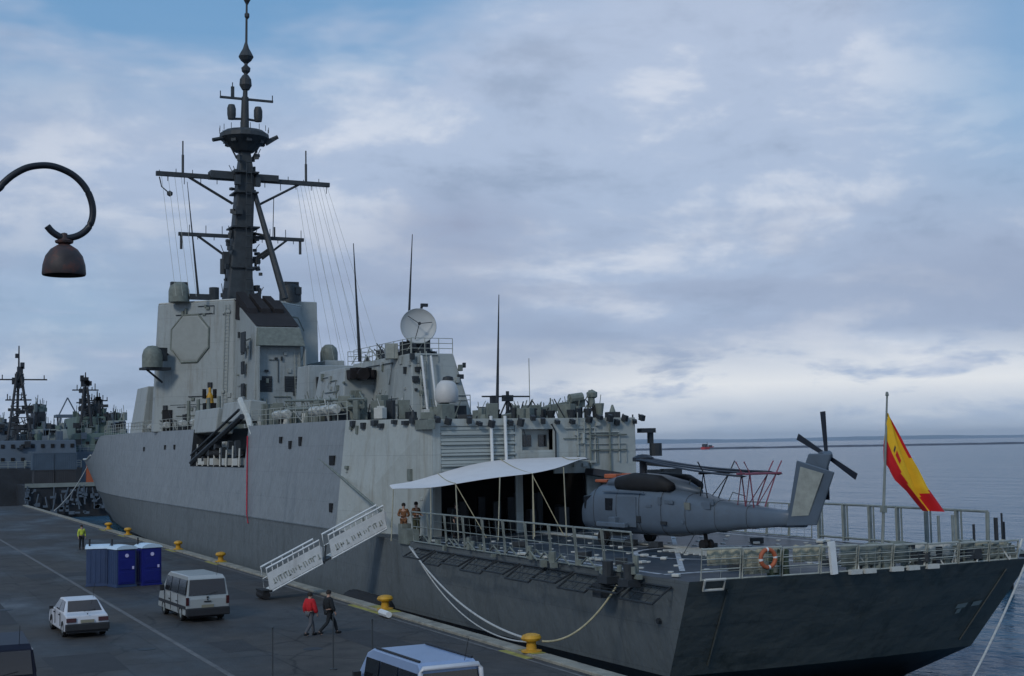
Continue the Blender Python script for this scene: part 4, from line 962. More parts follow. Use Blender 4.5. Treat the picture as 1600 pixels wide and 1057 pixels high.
for k, (y0, y1) in enumerate(((112.5, 116), (117, 121), (124, 129), (131, 134))):     # life raft canisters along the port deck edge
    m = MB(); m.lathe((24.9, y0, 9.6), [(0, 0), (.26, .03), (.3, .12), (.3, 1.1), (.26, 1.2), (0, 1.23)], 12, (0, 1, 0)); m.build('life_raft_canister', 'equip_light', F, smooth=True)
for y0 in (76, 77.8, 79.6, 86, 87.8):
    m = MB(); m.lathe((25.0, y0, 9.5), [(0, 0), (.26, .03), (.3, .12), (.3, 1.1), (.26, 1.2), (0, 1.23)], 12, (0, 1, 0)); m.build('life_raft_canister', 'equip_light', F, smooth=True)
# ---- nets/rails round the flight deck
def netpanel(p0, p1, h, lean, nm='net_frame', mm='net', rows=1, base=0.0):
    p0, p1 = Vector(p0), Vector(p1); out_ = Vector(lean); up_ = Vector((0, 0, h)) + out_
    m = MB(); q = [p0 + Vector((0, 0, base)), p1 + Vector((0, 0, base)), p1 + up_, p0 + up_]
    m.tube(q, .045, 5, closed=True)
    n_ = 1
    for k in range(1, rows + 1): f = k / (rows + 1); m.cyl(p0.lerp(p0 + up_, f), p1.lerp(p1 + up_, f), .022, n=4)
    L = (p1 - p0).length; n_ = int(L / .5)
    for i in range(1, n_): f = i / n_; m.cyl(p0.lerp(p1, f), p0.lerp(p1, f) + up_, .009, n=3, cap=False)
    for k in range(1, 4): f = k / 4; m.cyl(p0 + up_ * f, p1 + up_ * f, .009, n=3, cap=False)
    return m.build(nm, mm, F)
def edge(y, s): return cx(y) + s * sm_interp(HK, y)
for i in range(10):     # port upright nets
    y0, y1 = 61.0 - i * 2.02, 61.0 - (i + 1) * 2.02 + .12
    netpanel((edge(y0, -1) - .05, y0, 2.75), (edge(y1, -1) - .05, y1, 2.75), 1.4, (-.12, 0, 0))
for i in range(10):     # port lower walkway brackets, lying outwards
    y0, y1 = 60.5 - i * 2.2, 60.5 - (i + 1) * 2.2 + .2
    netpanel((edge(y0, -1) - .05, y0, 2.45), (edge(y1, -1) - .05, y1, 2.45), -.15 if i % 2 else .0, (-.75, 0, -.35), 'net_bracket', 'equip_dark')
for i in range(6):
    y0, y1 = 50.3 - i * 1.75, 50.3 - (i + 1) * 1.75 + .08
    p0, p1 = Vector((edge(y0, 1), y0, 2.75)), Vector((edge(y1, 1), y1, 2.75)); m = MB()
    up_ = Vector((.05, 0, 1.58)); m.cyl(p0 + up_, p1 + up_, .055, n=6); m.bx(p0.lerp(p0 + up_, .5), (.22, .10, 1.6), .4); m.bx((p0 + Vector((0, -.25, 0))).lerp(p0 + Vector((0, -.25, 0)) + up_, .5), (.06, .05, 1.6)); m.cyl(p0 + Vector((0, 0, .12)), p1 + Vector((0, 0, .12)), .05, n=5)
    if i == 5: m.cyl(p1, p1 + up_, .08, n=6)
    m.build('safety_rail', 'net', F)
for i in range(7):
    y0, y1 = 63.0 - i * 1.75, 63.0 - (i + 1) * 1.75 + .1; netpanel((edge(y0, 1), y0, 2.75), (edge(y1, 1), y1, 2.75), 1.5, (.1, 0, 0))
# stern: bulwark of netting frames with canvas between
def sternp(f): a = Vector((edge(37.7, -1), 37.75, 2.72)); b2 = Vector((edge(37.7, 1), 37.75, 2.72)); return a.lerp(b2, f) + Vector((0, -.35 * math.sin(PI * f), 0))
cols = ['net', 'canvas', 'net', 'canvas', 'canvas', 'net', 'net', 'net', 'net']
for i in range(9):
    f0, f1 = .03 + i * .103, .03 + (i + 1) * .103 - .006; netpanel(sternp(f0), sternp(f1), 1.0 - .04 * i, (0, -.12, 0), rows=2, mm='rail')
def canv(f0, f1, z0, z1, mm, nm='canvas_screen'):
    m = MB(); rows = []
    n_ = 10
    for k in range(n_ + 1):
        p = sternp(f0 + (f1 - f0) * k / n_) + Vector((0, .07 + .05 * math.sin(k * 2.1), 0)); rows.append([p + Vector((0, 0, z0)), p + Vector((0, .03, (z0 + z1) / 2)), p + Vector((0, 0, z1 + .04 * math.sin(k * 1.7)))])
    m.loft(rows, closed=False); o = m.build(nm, mm, F, smooth=True); md = o.modifiers.new('s', 'SOLIDIFY'); md.thickness = .02; return o
canv(.05, .14, .45, .98, 'canvas'); canv(.14, .24, .1, .9, 'canvas'); canv(.2, .26, .0, .85, 'canvas_g'); canv(.27, .36, .4, .95, 'canvas'); canv(.40, .60, .15, .9, 'equip'); canv(.62, .74, .3, .75, 'equip_light'); canv(.8, .93, .1, .7, 'canvas')
m = MB(); p = sternp(.365) + Vector((0, -.16, 0)); m.bx(p + Vector((0, 0, .5)), (.24, .12, 1.1), 0, 0, -.08); m.build('white_post', 'white', F)
m = MB(); q = random.Random(5)
for k in range(34):
    f = q.uniform(.42, .97); p = sternp(f) + Vector((0, q.uniform(.1, .6), 0)); h = q.uniform(.15, .8); m.bx(p + Vector((0, 0, h / 2)), (q.uniform(.1, .45), q.uniform(.1, .4), h), q.uniform(0, 3), q.uniform(-.3, .3))
m.build('mooring_gear', 'equip', F)
m = MB()
for k in range(26):
    f = q.uniform(.4, .98); p = sternp(f) + Vector((0, q.uniform(-.1, .5), 0)); m.tube([p, p + Vector((q.uniform(-.4, .4), .1, q.uniform(.3, .7))), p + Vector((q.uniform(-.7, .7), .2, q.uniform(0, .3)))], .035, 5)
m.build('coiled_lines', 'equip_light', F)
m = MB()
for f in (.43, .47, .55, .6, .66): m.bx(sternp(f) + Vector((0, -.1, -.02)), (.5, .16, .16), q.uniform(-.1, .1))
m.build('edge_chock', 'equip_light', F)
m = MB()
for k in range(12): f = q.uniform(.45, .95); p = sternp(f) + Vector((0, q.uniform(0, .5), 0)); m.bx(p + Vector((0, 0, .3)), (.3, .3, q.uniform(.3, .75)), q.uniform(0, 3))
m.build('dark_mooring_gear', 'equip_dark', F)
# walkway stuff on the port quarter
m = MB()
for k in range(34):
    y = q.uniform(40, 60.5); p = Vector((edge(y, -1) + q.uniform(-.35, .3), y, 2.75))
    if k % 3 == 0: m.cyl(p, p + Vector((0, 0, q.uniform(.2, .6))), q.uniform(.05, .16), n=8)
    elif k % 3 == 1: m.bx(p + Vector((0, 0, q.uniform(-.1, .15))), (q.uniform(.1, .25), q.uniform(.1, .5), q.uniform(.1, .28)), q.uniform(-.3, .3))
    else: m.tube([p, p + Vector((-.1, .5, .35)), p + Vector((0, 1.1, .1))], .035, 5)
m.build('walkway_gear', 'equip', F)
m = MB()
for y in (40.8, 42.2): p = Vector((edge(y, -1) - .35, y, 2.35)); m.cyl(p, p + Vector((0, 0, .75)), .2, n=10); m.bx(p + Vector((0, 0, .1)), (.5, .7, .25))
m.bx((edge(42.3, -1) - .35, 42.6, 2.05), (.5, .6, .5)); m.build('quarter_bitts', 'equip_dark', F)
m = MB(); m.bx((24.1, 62.3, 2.9), (.6, 1.2, .7)); m.bx((24.4, 63.6, 3.0), (.5, .5, .9)); m.build('gangway_head_gear', 'equip', F)
m = MB(); m.cyl((38.3, 38.4, 2.75), (38.3, 38.4, 4.2), .08, n=6); m.cyl((38.7, 38.5, 2.75), (38.7, 38.5, 4.35), .04, n=5); m.cyl((39.1, 38.8, 2.75), (39.1, 38.8, 4.0), .04, n=5); m.bx((38.1, 38.2, 3.0), (.3, .3, .4)); m.cyl((37.2, 38.4, 2.75), (37.2, 38.4, 4.0), .05, n=6); m.build('stern_post', 'equip_dark', F)

# ================================================================== THINGS ON THE SHIP
# flagstaff + flag
m = MB(); FS = Vector((35.75, 39.2, 2.75))
FS = Vector((34.72, 40.6, 2.72)); FT = Vector((35.27, 40.6, 8.85))
m.tube([FS, FS.lerp(FT, .5), FT], lambda q: .065 - .03 * q, 8); m.lathe(FT, [(0, -.05), (.07, 0), (.05, .12), (0, .16)], 8); m.bx(FS.lerp(FT, .30), (.22, .14, .25), 0, 0, .1); m.build('flagstaff', 'net', F)
m = MB(); NS, NA = 34, 22; grid = []
HT_, HB_ = Vector((35.20, 40.6, 8.18)), Vector((34.98, 40.6, 6.33))       # hoist corners on the staff
def curve(pts, t_):
    x = t_ * (len(pts) - 1); i = min(int(x), len(pts) - 2); f = x - i; f = f * f * (3 - 2 * f) * .5 + f * .5; return Vector(pts[i]).lerp(Vector(pts[i + 1]), f)
cl_ = [(HB_.x, HB_.z), (35.3, 6.05), (35.6, 5.62), (36.15, 5.2), (36.8, 4.42)]      # lower edge
cm_ = [(HT_.x, HT_.z), (35.45, 7.2), (35.85, 6.2), (36.3, 5.3), (36.95, 4.42)]          # fold
cr_ = [(HT_.x + .05, HT_.z), (35.85, 7.2), (36.35, 6.3), (36.95, 5.35), (37.85, 4.35)]  # upper edge
for i in range(NS + 1):
    t_ = i / NS; a, b2, c = curve(cl_, t_), curve(cm_, t_), curve(cr_, t_); row = []
    for k in range(NA + 1):
        q = k / NA; p = a.lerp(b2, q * 2) if q < .5 else b2.lerp(c, q * 2 - 1)
        y = 40.6 + .20 * math.sin(q * 2 * PI * 1.5 + t_ * 3) * (.3 + .7 * t_) - (.25 * math.exp(-((q - .5) / .07)**2)) * (.2 + t_)
        row.append(m.v((p.x + .015 * math.sin(t_ * 14), y, p.y)))
    grid.append(row)
for i in range(NS):
    for k in range(NA):
        q = (k + .5) / NA; t_ = (i + .5) / NS
        red = (q < .24 + .05 * math.sin(t_ * 6)) or (.49 < q < .56) or (q > .90 and t_ < .45) or (q > .62 and t_ > .80 + .12 * (1 - q)) 
        m.use('fr' if red else 'fy'); m.face([grid[i][k], grid[i + 1][k], grid[i + 1][k + 1], grid[i][k + 1]])
crest_pts = {(i, k): grid[i][k].co.copy() for i in (9, 10, 11, 12, 13, 14) for k in (7, 8, 9)}
fl = m.build('flag', None, None, smooth='all')
tag(fl, 'red and yellow striped flag drooping from the staff at the ship stern', 'flag')
m = MB(); o_ = Vector((0, -.03, 0))
m.use('fr'); m.quad(*[crest_pts[p] + o_ for p in ((11, 7), (14, 7), (14, 9), (11, 9))]); m.use('bgbrown'); m.quad(*[crest_pts[p] + o_ for p in ((9, 7), (10, 7), (10, 9), (9, 9))])
m.build('coat_of_arms', None, fl)

# lifebuoy on stern rail
m = MB(); lc = Vector((27.0, 37.15, 3.35)); n_ = 28
for k in range(n_):
    m.use('white' if (k % 7) < 1 else 'orange'); a0, a1 = 2 * PI * k / n_, 2 * PI * (k + 1) / n_
    r0 = []; r1 = []
    for (rr_, a_) in ((r0, a0), (r1, a1)):
        for j in range(8): b3 = 2 * PI * j / 8; R_ = .29 + .075 * math.cos(b3); rr_.append(lc + Vector((R_ * math.cos(a_), .075 * math.sin(b3), R_ * math.sin(a_))))
    m.loft([r0, r1], capa=False, capb=False)
tag(m.build('lifebuoy', None, None, smooth='all'), 'orange lifebuoy hanging on the rail at the ship stern', 'lifebuoy')

# awning
A = thing('awning', 'long pale sagging awning stretched on poles before the hangar shutter of the warship', 'awning', (28, 61, 2.7))
near = [(23.3, 62.2, 5.22), (24.6, 60.6, 5.22), (25.6, 59.9, 5.42), (27.6, 59.2, 5.72), (29.2, 58.9, 5.80), (31.2, 59.5, 6.10), (32.9, 61.0, 6.45), (34.7, 63.0, 6.45)]
far_ = [(23.6, 63.8, 5.38), (24.9, 63.85, 5.45), (26.3, 63.85, 5.85), (28.1, 63.85, 6.28), (29.8, 63.85, 6.50), (31.6, 63.85, 6.52), (33.4, 63.85, 6.54), (34.9, 63.85, 6.52)]
m = MB(); rows = []
for a, b2 in zip(near, far_):
    a = Vector(a); b2 = Vector(b2); rows.append([a.lerp(b2, k / 6) - Vector((0, 0, .10 * math.sin(PI * k / 6))) for k in range(7)])
m.loft(rows, closed=False); aw = m.build('canopy', 'awning', A, smooth='all'); md = aw.modifiers.new('s', 'SOLIDIFY'); md.thickness = .03; md2 = aw.modifiers.new('sub', 'SUBSURF'); md2.levels = 2; md2.render_levels = 2
for i in (1, 2, 4, 6):
    m = MB(); a, b2 = Vector(near[i]), Vector(far_[i]); m.tube([a.lerp(b2, k / 6) - Vector((0, 0, .10 * math.sin(PI * k / 6) - .035)) for k in range(7)], .022, 5); m.build('seam', 'canvas', A)
for i, (x, y, z) in enumerate(near[:6]):
    m = MB(); m.cyl((x + .12 * (i % 3 - 1), y + .05, 2.72), (x, y, z), .03, n=6)
    m.build('pole', 'canvas', A)
for (a, b2) in (((25.6, 59.9, 5.4), (26.7, 58.9, 2.9)), ((29.2, 58.9, 5.75), (30.3, 57.9, 2.9)), ((29.2, 58.9, 5.75), (28.7, 57.8, 2.9))):
    m = MB(); m.cyl(a, b2, .022, n=5); m.build('guy_rope', 'rope_y', A)

# inflatable boat in the bay
B_ = thing('ship_boat', 'dark inflatable boat stowed in the open bay in the hull of the warship', 'boat', (25.2, 104, 6.3))
m = MB()
for s in (-1, 1): m.tube([(25.1 + s * .75, 100.6, 7.0), (25.1 + s * .8, 105, 7.0), (25.1 + s * .55, 107, 7.1), (25.1, 108, 7.3)], .28, 8)
m.build('buoyancy_tube', 'rubber', B_, smooth='all')
m = MB(); m.loft([[(24.4, 100.6, 6.9), (25.1, 100.6, 6.45), (25.8, 100.6, 6.9)], [(24.4, 105, 6.9), (25.1, 105, 6.4), (25.8, 105, 6.9)], [(25.0, 107.8, 7.1), (25.1, 107.8, 7.0), (25.2, 107.8, 7.1)]]); m.build('boat_hull', 'bggrey', B_)
m = MB(); m.bx((25.1, 102.6, 7.4), (.7, .8, 1.0)); m.build('console', 'equip_light', B_, bevel=.05)

# ---- helicopter (local: +x nose, z from deck)
H_ = thing('helicopter', 'blue-grey naval helicopter with folded main rotor parked on the flight deck', 'helicopter')
def hsec(x, w_, zb, zt, e=.62):
    n_ = 20; cz = (zb + zt) / 2; hh = (zt - zb) / 2; out_ = []
    for k in range(n_):
        a_ = 2 * PI * k / n_; c_, s_ = math.cos(a_), math.sin(a_)
        out_.append((x, w_ * abs(c_)**e * (1 if c_ > 0 else -1), cz + hh * abs(s_)**e * (1 if s_ > 0 else -1)))
    return out_
m = MB()
m.loft([hsec(x, w_, a, b2) for x, w_, a, b2 in [(5.1, .12, 1.20, 1.45), (4.9, .5, .85, 1.75), (4.4, .85, .62, 2.0), (3.7, 1.08, .55, 2.45), (3.0, 1.18, .5, 2.75), (2.0, 1.2, .48, 2.8), (0, 1.2, .48, 2.8), (-1.8, 1.15, .50, 2.72), (-3.2, .95, .62, 2.45), (-4.6, .68, .80, 2.2), (-6.4, .5, 1.0, 2.02), (-8.2, .36, 1.15, 1.88), (-9.3, .26, 1.25, 1.8)]])
m.build('fuselage', 'heli', H_, smooth='all', abs_=False)
m = MB(); m.loft([hsec(x, w_, a, b2, .8) for x, w_, a, b2 in [(3.1, .35, 2.6, 2.75), (2.3, .8, 2.55, 3.1), (.9, .92, 2.55, 3.28), (-.6, .9, 2.5, 3.2), (-2.2, .6, 2.45, 2.95), (-3.4, .15, 2.4, 2.6)]])
m.build('engine_deck', 'heli', H_, smooth='all', abs_=False)
for s in (-1, 1):
    m = MB(); m.loft([hsec(x, w_, a, b2, .8) for x, w_, a, b2 in [(1.4, .28, 2.5, 3.1), (0.2, .36, 2.45, 3.3), (-1.6, .34, 2.45, 3.2), (-2.4, .22, 2.5, 2.9)]])
    for v2 in m.bm.verts: v2.co.y += s * .82
    en = m.build('engine_cover', 'rubber', H_, smooth='all', abs_=False)
    m = MB(); m.bx((3.55, s * .98, 1.92), (.85, .12, .6), 0, 0, .1); m.bx((4.35, s * .62, 1.85), (.5, .12, .35), s * -.7); m.build('cockpit_window', 'glass', H_, abs_=False, bevel=.03)
    m = MB(); m.bx((1.75, s * 1.19, 1.85), (.55, .05, .55)); m.build('cabin_window', 'glass', H_, abs_=False)
    m = MB(); m.bx((.4, s * 1.195, 1.55), (1.4, .03, 1.35)); m.box(-.9, 2.2, s * 1.2 - .03, s * 1.2 + .03, 2.40, 2.46); m.build('cabin_door', 'heli', H_, abs_=False)
    m = MB(); m.bx((1.2, s * 1.45, .95), (2.2, .25, .22)); m.bx((1.2, s * 1.3, 1.15), (.5, .35, .3)); m.build('weapon_pylon', 'heli', H_, abs_=False, bevel=.04)
    m = MB(); m.tube([(1.9, s * .9, .9), (1.95, s * 1.35, .45)], .09, 6); m.cyl((1.95, s * 1.22, .33), (1.95, s * 1.5, .33), .33, n=16); m.build('main_wheel', 'rubber', H_, abs_=False)
m = MB(); m.tube([(-3.6, 0, .9), (-3.7, 0, .35)], .09, 6)
for s in (-1, 1): m.cyl((-3.7, s * .08, .22), (-3.7, s * .26, .22), .22, n=14)
m.build('tail_wheel', 'rubber', H_, abs_=False)
m = MB()   # tail pylon, raked aft
m.loft([[(-8.3, -.14, 1.15), (-9.7, -.14, 1.2), (-9.7, .14, 1.2), (-8.3, .14, 1.15)], [(-9.0, -.12, 2.1), (-10.3, -.10, 2.1), (-10.3, .10, 2.1), (-9.0, .12, 2.1)], [(-10.1, -.10, 4.1), (-11.3, -.06, 4.1), (-11.3, .06, 4.1), (-10.1, .10, 4.1)]])
m.build('tail_pylon', 'heli', H_, abs_=False, bevel=.05)
m = MB()   # stabilator folded upright beside the pylon
m.loft([[(-9.1, .35, 1.25), (-10.75, .38, 1.35), (-10.75, .45, 1.35), (-9.1, .45, 1.25)], [(-10.0, .55, 3.85), (-11.95, .55, 3.4), (-11.95, .62, 3.4), (-10.0, .65, 3.85)]])
st_ = m.build('stabilator', 'heli', H_, abs_=False, bevel=.04)
m = MB(); m.hexa([(-9.45, .46, 1.65), (-10.4, .47, 1.72), (-11.45, .655, 3.35), (-10.25, .665, 3.6)], [(-9.45, .49, 1.65), (-10.4, .50, 1.72), (-11.45, .685, 3.35), (-10.25, .695, 3.6)]); m.build('panel', 'rail', st_, abs_=False)
m = MB(); tr = Vector((-10.75, -.30, 4.02))
m.cyl(tr + Vector((0, -.1, 0)), tr + Vector((0, .35, -.05)), .2, n=10)
trr = m.build('tail_rotor_hub', 'heli', H_, abs_=False)
for a_ in (97, 187 - 28, 277, 7 - 28 + 0):
    pass
for a_ in (94, 154, 268, 332):
    m = MB(); d = Vector((-math.cos(R(a_)) * -1, 0, math.sin(R(a_)))); d = Vector((-math.cos(R(a_)), 0, math.sin(R(a_)))) ; n2_ = Vector((-d.z, 0, d.x))
    r0, r1, wd = .15, 1.72, .13
    m.hexa([tr + d * r0 - n2_ * wd * .6 + Vector((0, .03, 0)), tr + d * r1 - n2_ * wd + Vector((0, .03, 0)), tr + d * r1 + n2_ * wd + Vector((0, .03, 0)), tr + d * r0 + n2_ * wd * .6 + Vector((0, .03, 0))],
           [tr + d * r0 - n2_ * wd * .6 + Vector((0, .08, 0)), tr + d * r1 - n2_ * wd + Vector((0, .07, 0)), tr + d * r1 + n2_ * wd + Vector((0, .07, 0)), tr + d * r0 + n2_ * wd * .6 + Vector((0, .08, 0))])
    m.build('tail_rotor_blade', 'blade', H_, abs_=False)
m = MB(); m.cyl((.6, 0, 3.2), (.6, 0, 3.85), .18, n=10); m.lathe((.6, 0, 3.75), [(0, 0), (.5, .05), (.5, .22), (.25, .35), (0, .38)], 12); m.build('rotor_hub', 'blade', H_, abs_=False)
for k, (ya, zb_) in enumerate(((-.75, 3.55), (-.35, 3.65), (.35, 3.6), (.8, 3.5))):
    m = MB(); s0 = Vector((.4, ya * .5, 3.9)); e0 = Vector((-7.3, ya * 1.3, zb_ - .3)); rows = []
    for i in range(9):
        f = i / 8; p = s0.lerp(e0, f) + Vector((0, 0, -.10 * math.sin(PI * f))); rows.append([p + Vector((0, -.24, 0)), p + Vector((0, 0, .05)), p + Vector((0, .24, 0)), p + Vector((0, 0, -.04))])
    m.loft(rows); m.build('main_rotor_blade', 'blade', H_, abs_=False, smooth='all')
for (xa, za) in ((-4.2, 2.2), (-6.6, 1.95), (-7.1, 1.9)):
    m = MB()
    for s in (-1, 1): m.tube([(xa, s * .3, za), (xa - .3, s * .75, 3.35), (xa - .3, s * 1.05, 3.8)], .03, 5); m.tube([(xa + .5, s * .3, za), (xa - .3, s * .75, 3.3)], .022, 5)
    m.cyl((xa - .3, -1.0, 3.3), (xa - .3, 1.0, 3.3), .05, n=5); m.build('blade_crutch', 'maroon' if xa < -5 else 'blade', H_, abs_=False)
m = MB(); m.bx((3.2, 0, 2.88), (1.0, 1.1, .14)); m.bx((2.3, .5, 3.12), (.7, .5, .2), .3); m.bx((2.4, -.5, 3.12), (.7, .4, .2)); m.build('intake_cover', 'orange', H_, abs_=False, bevel=.04)
m = MB(); m.bx((4.3, 0, .95), (.9, 1.0, .5)); m.build('nose_cover', 'heli_tail', H_, abs_=False, bevel=.1)
m = MB(); m.lathe((2.6, 0, .35), [(0, 0), (.6, 0), (.62, .18), (0, .2)], 16); m.build('belly_radar', 'heli_tail', H_, abs_=False)
for xx_, za, zb_ in ((3.0, .6, 2.7), (1.2, .6, 2.75), (-.5, .6, 2.75), (-2.0, .7, 2.6), (-3.4, .85, 2.35), (-5.0, 1.0, 2.1), (-6.8, 1.15, 1.95)):
    ww_ = sm_interp([(-8.2, .36), (-6.4, .5), (-4.6, .68), (-3.2, .95), (-1.8, 1.15), (0, 1.2), (3.0, 1.18)], xx_)
    m = MB(); ring_ = hsec(xx_, ww_ + .012, *[sm_interp(t2, xx_) for t2 in ([(-8.2, 1.14), (-6.4, .99), (-4.6, .79), (-3.2, .61), (-1.8, .49), (0, .47), (3.0, .49)], [(-8.2, 1.89), (-6.4, 2.03), (-4.6, 2.21), (-3.2, 2.46), (-1.8, 2.73), (0, 2.81), (3.0, 2.76)])])
    m.tube(ring_, .012, 4, closed=True); m.build('panel_seam', 'equip_dark', H_, abs_=False)
q = random.Random(77)
for k in range(14):
    m = MB(); xx_ = q.uniform(-5, 3.6); ww_ = sm_interp([(-8.2, .36), (-6.4, .5), (-4.6, .68), (-3.2, .95), (-1.8, 1.15), (0, 1.2), (3.9, 1.08)], xx_); m.bx((xx_, ww_ * .99, q.uniform(1.0, 2.1)), (q.uniform(.15, .6), .04, q.uniform(.08, .35))); m.build('access_panel', q.choice(('heli_tail', 'equip_dark', 'heli')), H_, abs_=False)
for (xa, ya, xb, yb) in ((2.5, 1.3, 3.6, 3.2), (1.0, 1.3, -.5, 3.3), (-3.6, .4, -4.8, 2.2), (2.5, -1.3, 3.6, -3.2)):
    m = MB(); m.cyl((xa, ya, .9), (xb, yb, .03), .018, n=4); m.build('tie_down_chain', 'equip_dark', H_, abs_=False)
m = MB(); m.tube([(-2.6, 0, 2.6), (-2.75, 0, 3.0)], .03, 5); m.tube([(-5.2, 0, 2.1), (-5.5, 0, 2.5), (-6.3, 0, 2.35)], .02, 5); m.bx((-3.2, 0, 2.5), (.5, .04, .35)); m.build('antenna', 'heli_tail', H_, abs_=False)
NOSE, TAIL = Vector((31.0, 56.9)), Vector((32.75, 41.2))
dv = (NOSE - TAIL).normalized(); H_.location = (NOSE.x - dv.x * 5.1, NOSE.y - dv.y * 5.1, 2.72); H_.rotation_euler = (0, 0, math.atan2(dv.y, dv.x)); H_.scale = (.975, .95, .97)

# ================================================================== QUAYSIDE THINGS
# gangway: two sections climbing from the quay to the deck
G = thing('gangway', 'white two-section gangway with banner panels climbing from the quay to the warship deck', 'gangway', (17.9, 65, 0))
g0, g1 = Vector((17.95, 65, .35)), Vector((23.95, 65, 3.15))
def gsec(f0, f1, glyph):
    a, b2 = g0.lerp(g1, f0), g0.lerp(g1, f1); up_ = Vector((-.18, 0, 1.15)); wdt = Vector((0, .95, 0))
    m = MB(); m.hexa([a, b2, b2 + wdt, a + wdt], [p + Vector((0, 0, .10)) for p in (a, b2, b2 + wdt, a + wdt)]); m.build('walkway', 'equip_light', G)
    m = MB(); dd_ = (b2 - a); y_ = Vector((0, -.05, 0))
    m.hexa([a + y_ + Vector((0, 0, .08)), b2 + y_ + Vector((0, 0, .08)), b2 + Vector((0, -.01, .08)), a + Vector((0, -.01, .08))], [a + y_ + up_ * .80, b2 + y_ + up_ * .80, b2 + Vector((0, -.01, .80)), a + Vector((0, -.01, .80))])
    bn = m.build('side_banner', 'white', G)
    m = MB(); q_ = random.Random(glyph)
    f = .08
    while f < .93:      # worn, illegible dark lettering
        wch = q_.uniform(.035, .06); c_ = a.lerp(b2, f) + Vector((0, -.062, .45)); hh = q_.uniform(.16, .30); sl_ = math.atan2(dd_.z, dd_.x)
        m.bx(c_, (.055, .012, hh), 0, 0, -sl_); 
        if q_.random() < .7: m.bx(c_ + dd_.normalized() * .12 + Vector((0, 0, .02)), (.05, .012, hh * q_.uniform(.5, 1)), 0, 0, -sl_ - .1)
        if q_.random() < .8: m.bx(c_ + dd_.normalized() * .06 + Vector((0, 0, q_.choice((-.13, 0, .13)))), (.15, .012, .05), 0, 0, -sl_)
        f += wch * 1.6 + .02
    m.build('banner_lettering', 'rail', bn)
    for s_, y0 in ((0, -.03), (1, .98)):
        m = MB(); o_ = Vector((0, y0, 0)); m.tube([a + o_, a + o_ + up_, b2 + o_ + up_, b2 + o_], .055, 6, closed=True)
        m.cyl(a + o_ + up_ * .5, b2 + o_ + up_ * .5, .025, n=5)
        for k in range(1, 5): p = a.lerp(b2, k / 5) + o_; m.cyl(p, p + up_, .03, n=5)
        m.build('handrail', 'white', G)
gsec(0, .44, 3); gsec(.52, 1.0, 8)
m = MB(); a, b2 = g0.lerp(g1, .44), g0.lerp(g1, .52); m.hexa([a, b2, b2 + Vector((0, .95, 0)), a + Vector((0, .95, 0))], [p + Vector((0, 0, .1)) for p in (a, b2, b2 + Vector((0, .95, 0)), a + Vector((0, .95, 0)))]); m.tube([a + Vector((.1, 0, 0)), a + Vector((.25, .2, .9))], .04, 5); m.build('hinge_platform', 'equip_dark', G)
m = MB(); m.cyl((17.75, 64.9, .22), (17.75, 66.1, .22), .2, n=14); m.bx((17.8, 65.5, .42), (.5, 1.2, .1)); m.build('foot_roller', 'rubber', G)
m = MB(); m.cyl((24.35, 77.5, 6.7), (23.9, 65.6, 4.0), .07, n=6); m.build('hoist_spar', 'equip', G)

# bollards
def bollard(loc):
    b_ = thing('bollard', '', 'bollard', loc, 0, 'yellow mooring bollards along the quay edge')
    m = MB(); m.lathe((0, 0, 0), [(0, 0), (.36, 0), (.36, .05), (.19, .09), (.16, .30), (.19, .37)], 18); m.build('base', 'yellow', b_, smooth=True, abs_=False)
    m = MB(); m.lathe((.0, 0, .35), [(.16, 0), (.28, .04), (.32, .12), (.27, .22), (.15, .27), (0, .29)], 18)
    for v2 in m.bm.verts: v2.co.x *= 1.15
    m.build('head', 'yellow', b_, smooth=True, abs_=False)
    return b_
bl0 = bollard((21.02, 42.75, .10))
labs = ['large yellow bollard nearest the camera holding the white stern ropes', 'yellow bollard on the quay edge just right of the two walkers',
        'yellow bollard on the quay edge between the gangway foot and the blue toilets', 'yellow bollard on the quay edge right of the blue toilets, above the silver van',
        'yellow bollard on the quay edge left of the bow, behind the blue toilet roofs', 'farthest yellow bollard, on the quay edge near the person in a hi-vis vest']
bl0['label'] = labs[0]
for i, yy in enumerate((57.3, 87.8, 100.8, 121.5, 131.8)):
    b_ = copy_tree(bl0); b_.location = (21.02, yy, .10); b_['label'] = labs[i + 1]; b_.rotation_euler = (0, 0, i * .7)
m = MB(); m.cyl((20.3, 54.9, .16), (20.35, 56.0, .16), .14, n=8); tag(m.build('fender_roll', 'white'), 'short white roll lying on the yellow paint beside a bollard', 'fender')
# big black fender between hull and quay
m = MB(); m.lathe((22.1, 60.2, -.45), [(0, 0), (.5, .15), (.72, .6), (.72, 4.6), (.5, 5.05), (0, 5.2)], 20, (0, 1, 0)); fd = m.build('floating_fender', 'rubber', smooth=True)
tag(fd, 'big black cylindrical fender squeezed between hull and quay below the gangway', 'fender')

# mooring ropes
def rope(name, a, b2, sag, r, mm, label, group=None):
    a, b2 = Vector(a), Vector(b2); m = MB(); m.tube([a.lerp(b2, i / 28) - Vector((0, 0, sag * 4 * (i / 28) * (1 - i / 28))) for i in range(29)], r, 6)
    return tag(m.build(name, mm, smooth='all'), label, 'rope', group)
rope('mooring_rope', (23.4, 60.4, 2.55), (21.2, 42.9, .45), .75, .045, 'rope', 'thick pale rope from the flight deck corner by the hangar to the near bollard', 'mooring ropes of the warship')
rope('mooring_rope', (23.45, 60.2, 2.5), (21.1, 43.1, .38), 1.05, .03, 'rope', 'thin slack strand hanging just below the pale rope to the near bollard', 'mooring ropes of the warship')
rope('mooring_rope', (edge(41.4, -1) - .35, 41.6, 2.3), (21.35, 42.6, .45), .55, .04, 'rope_y', 'sagging tan rope from the port stern corner to the near bollard', 'mooring ropes of the warship')
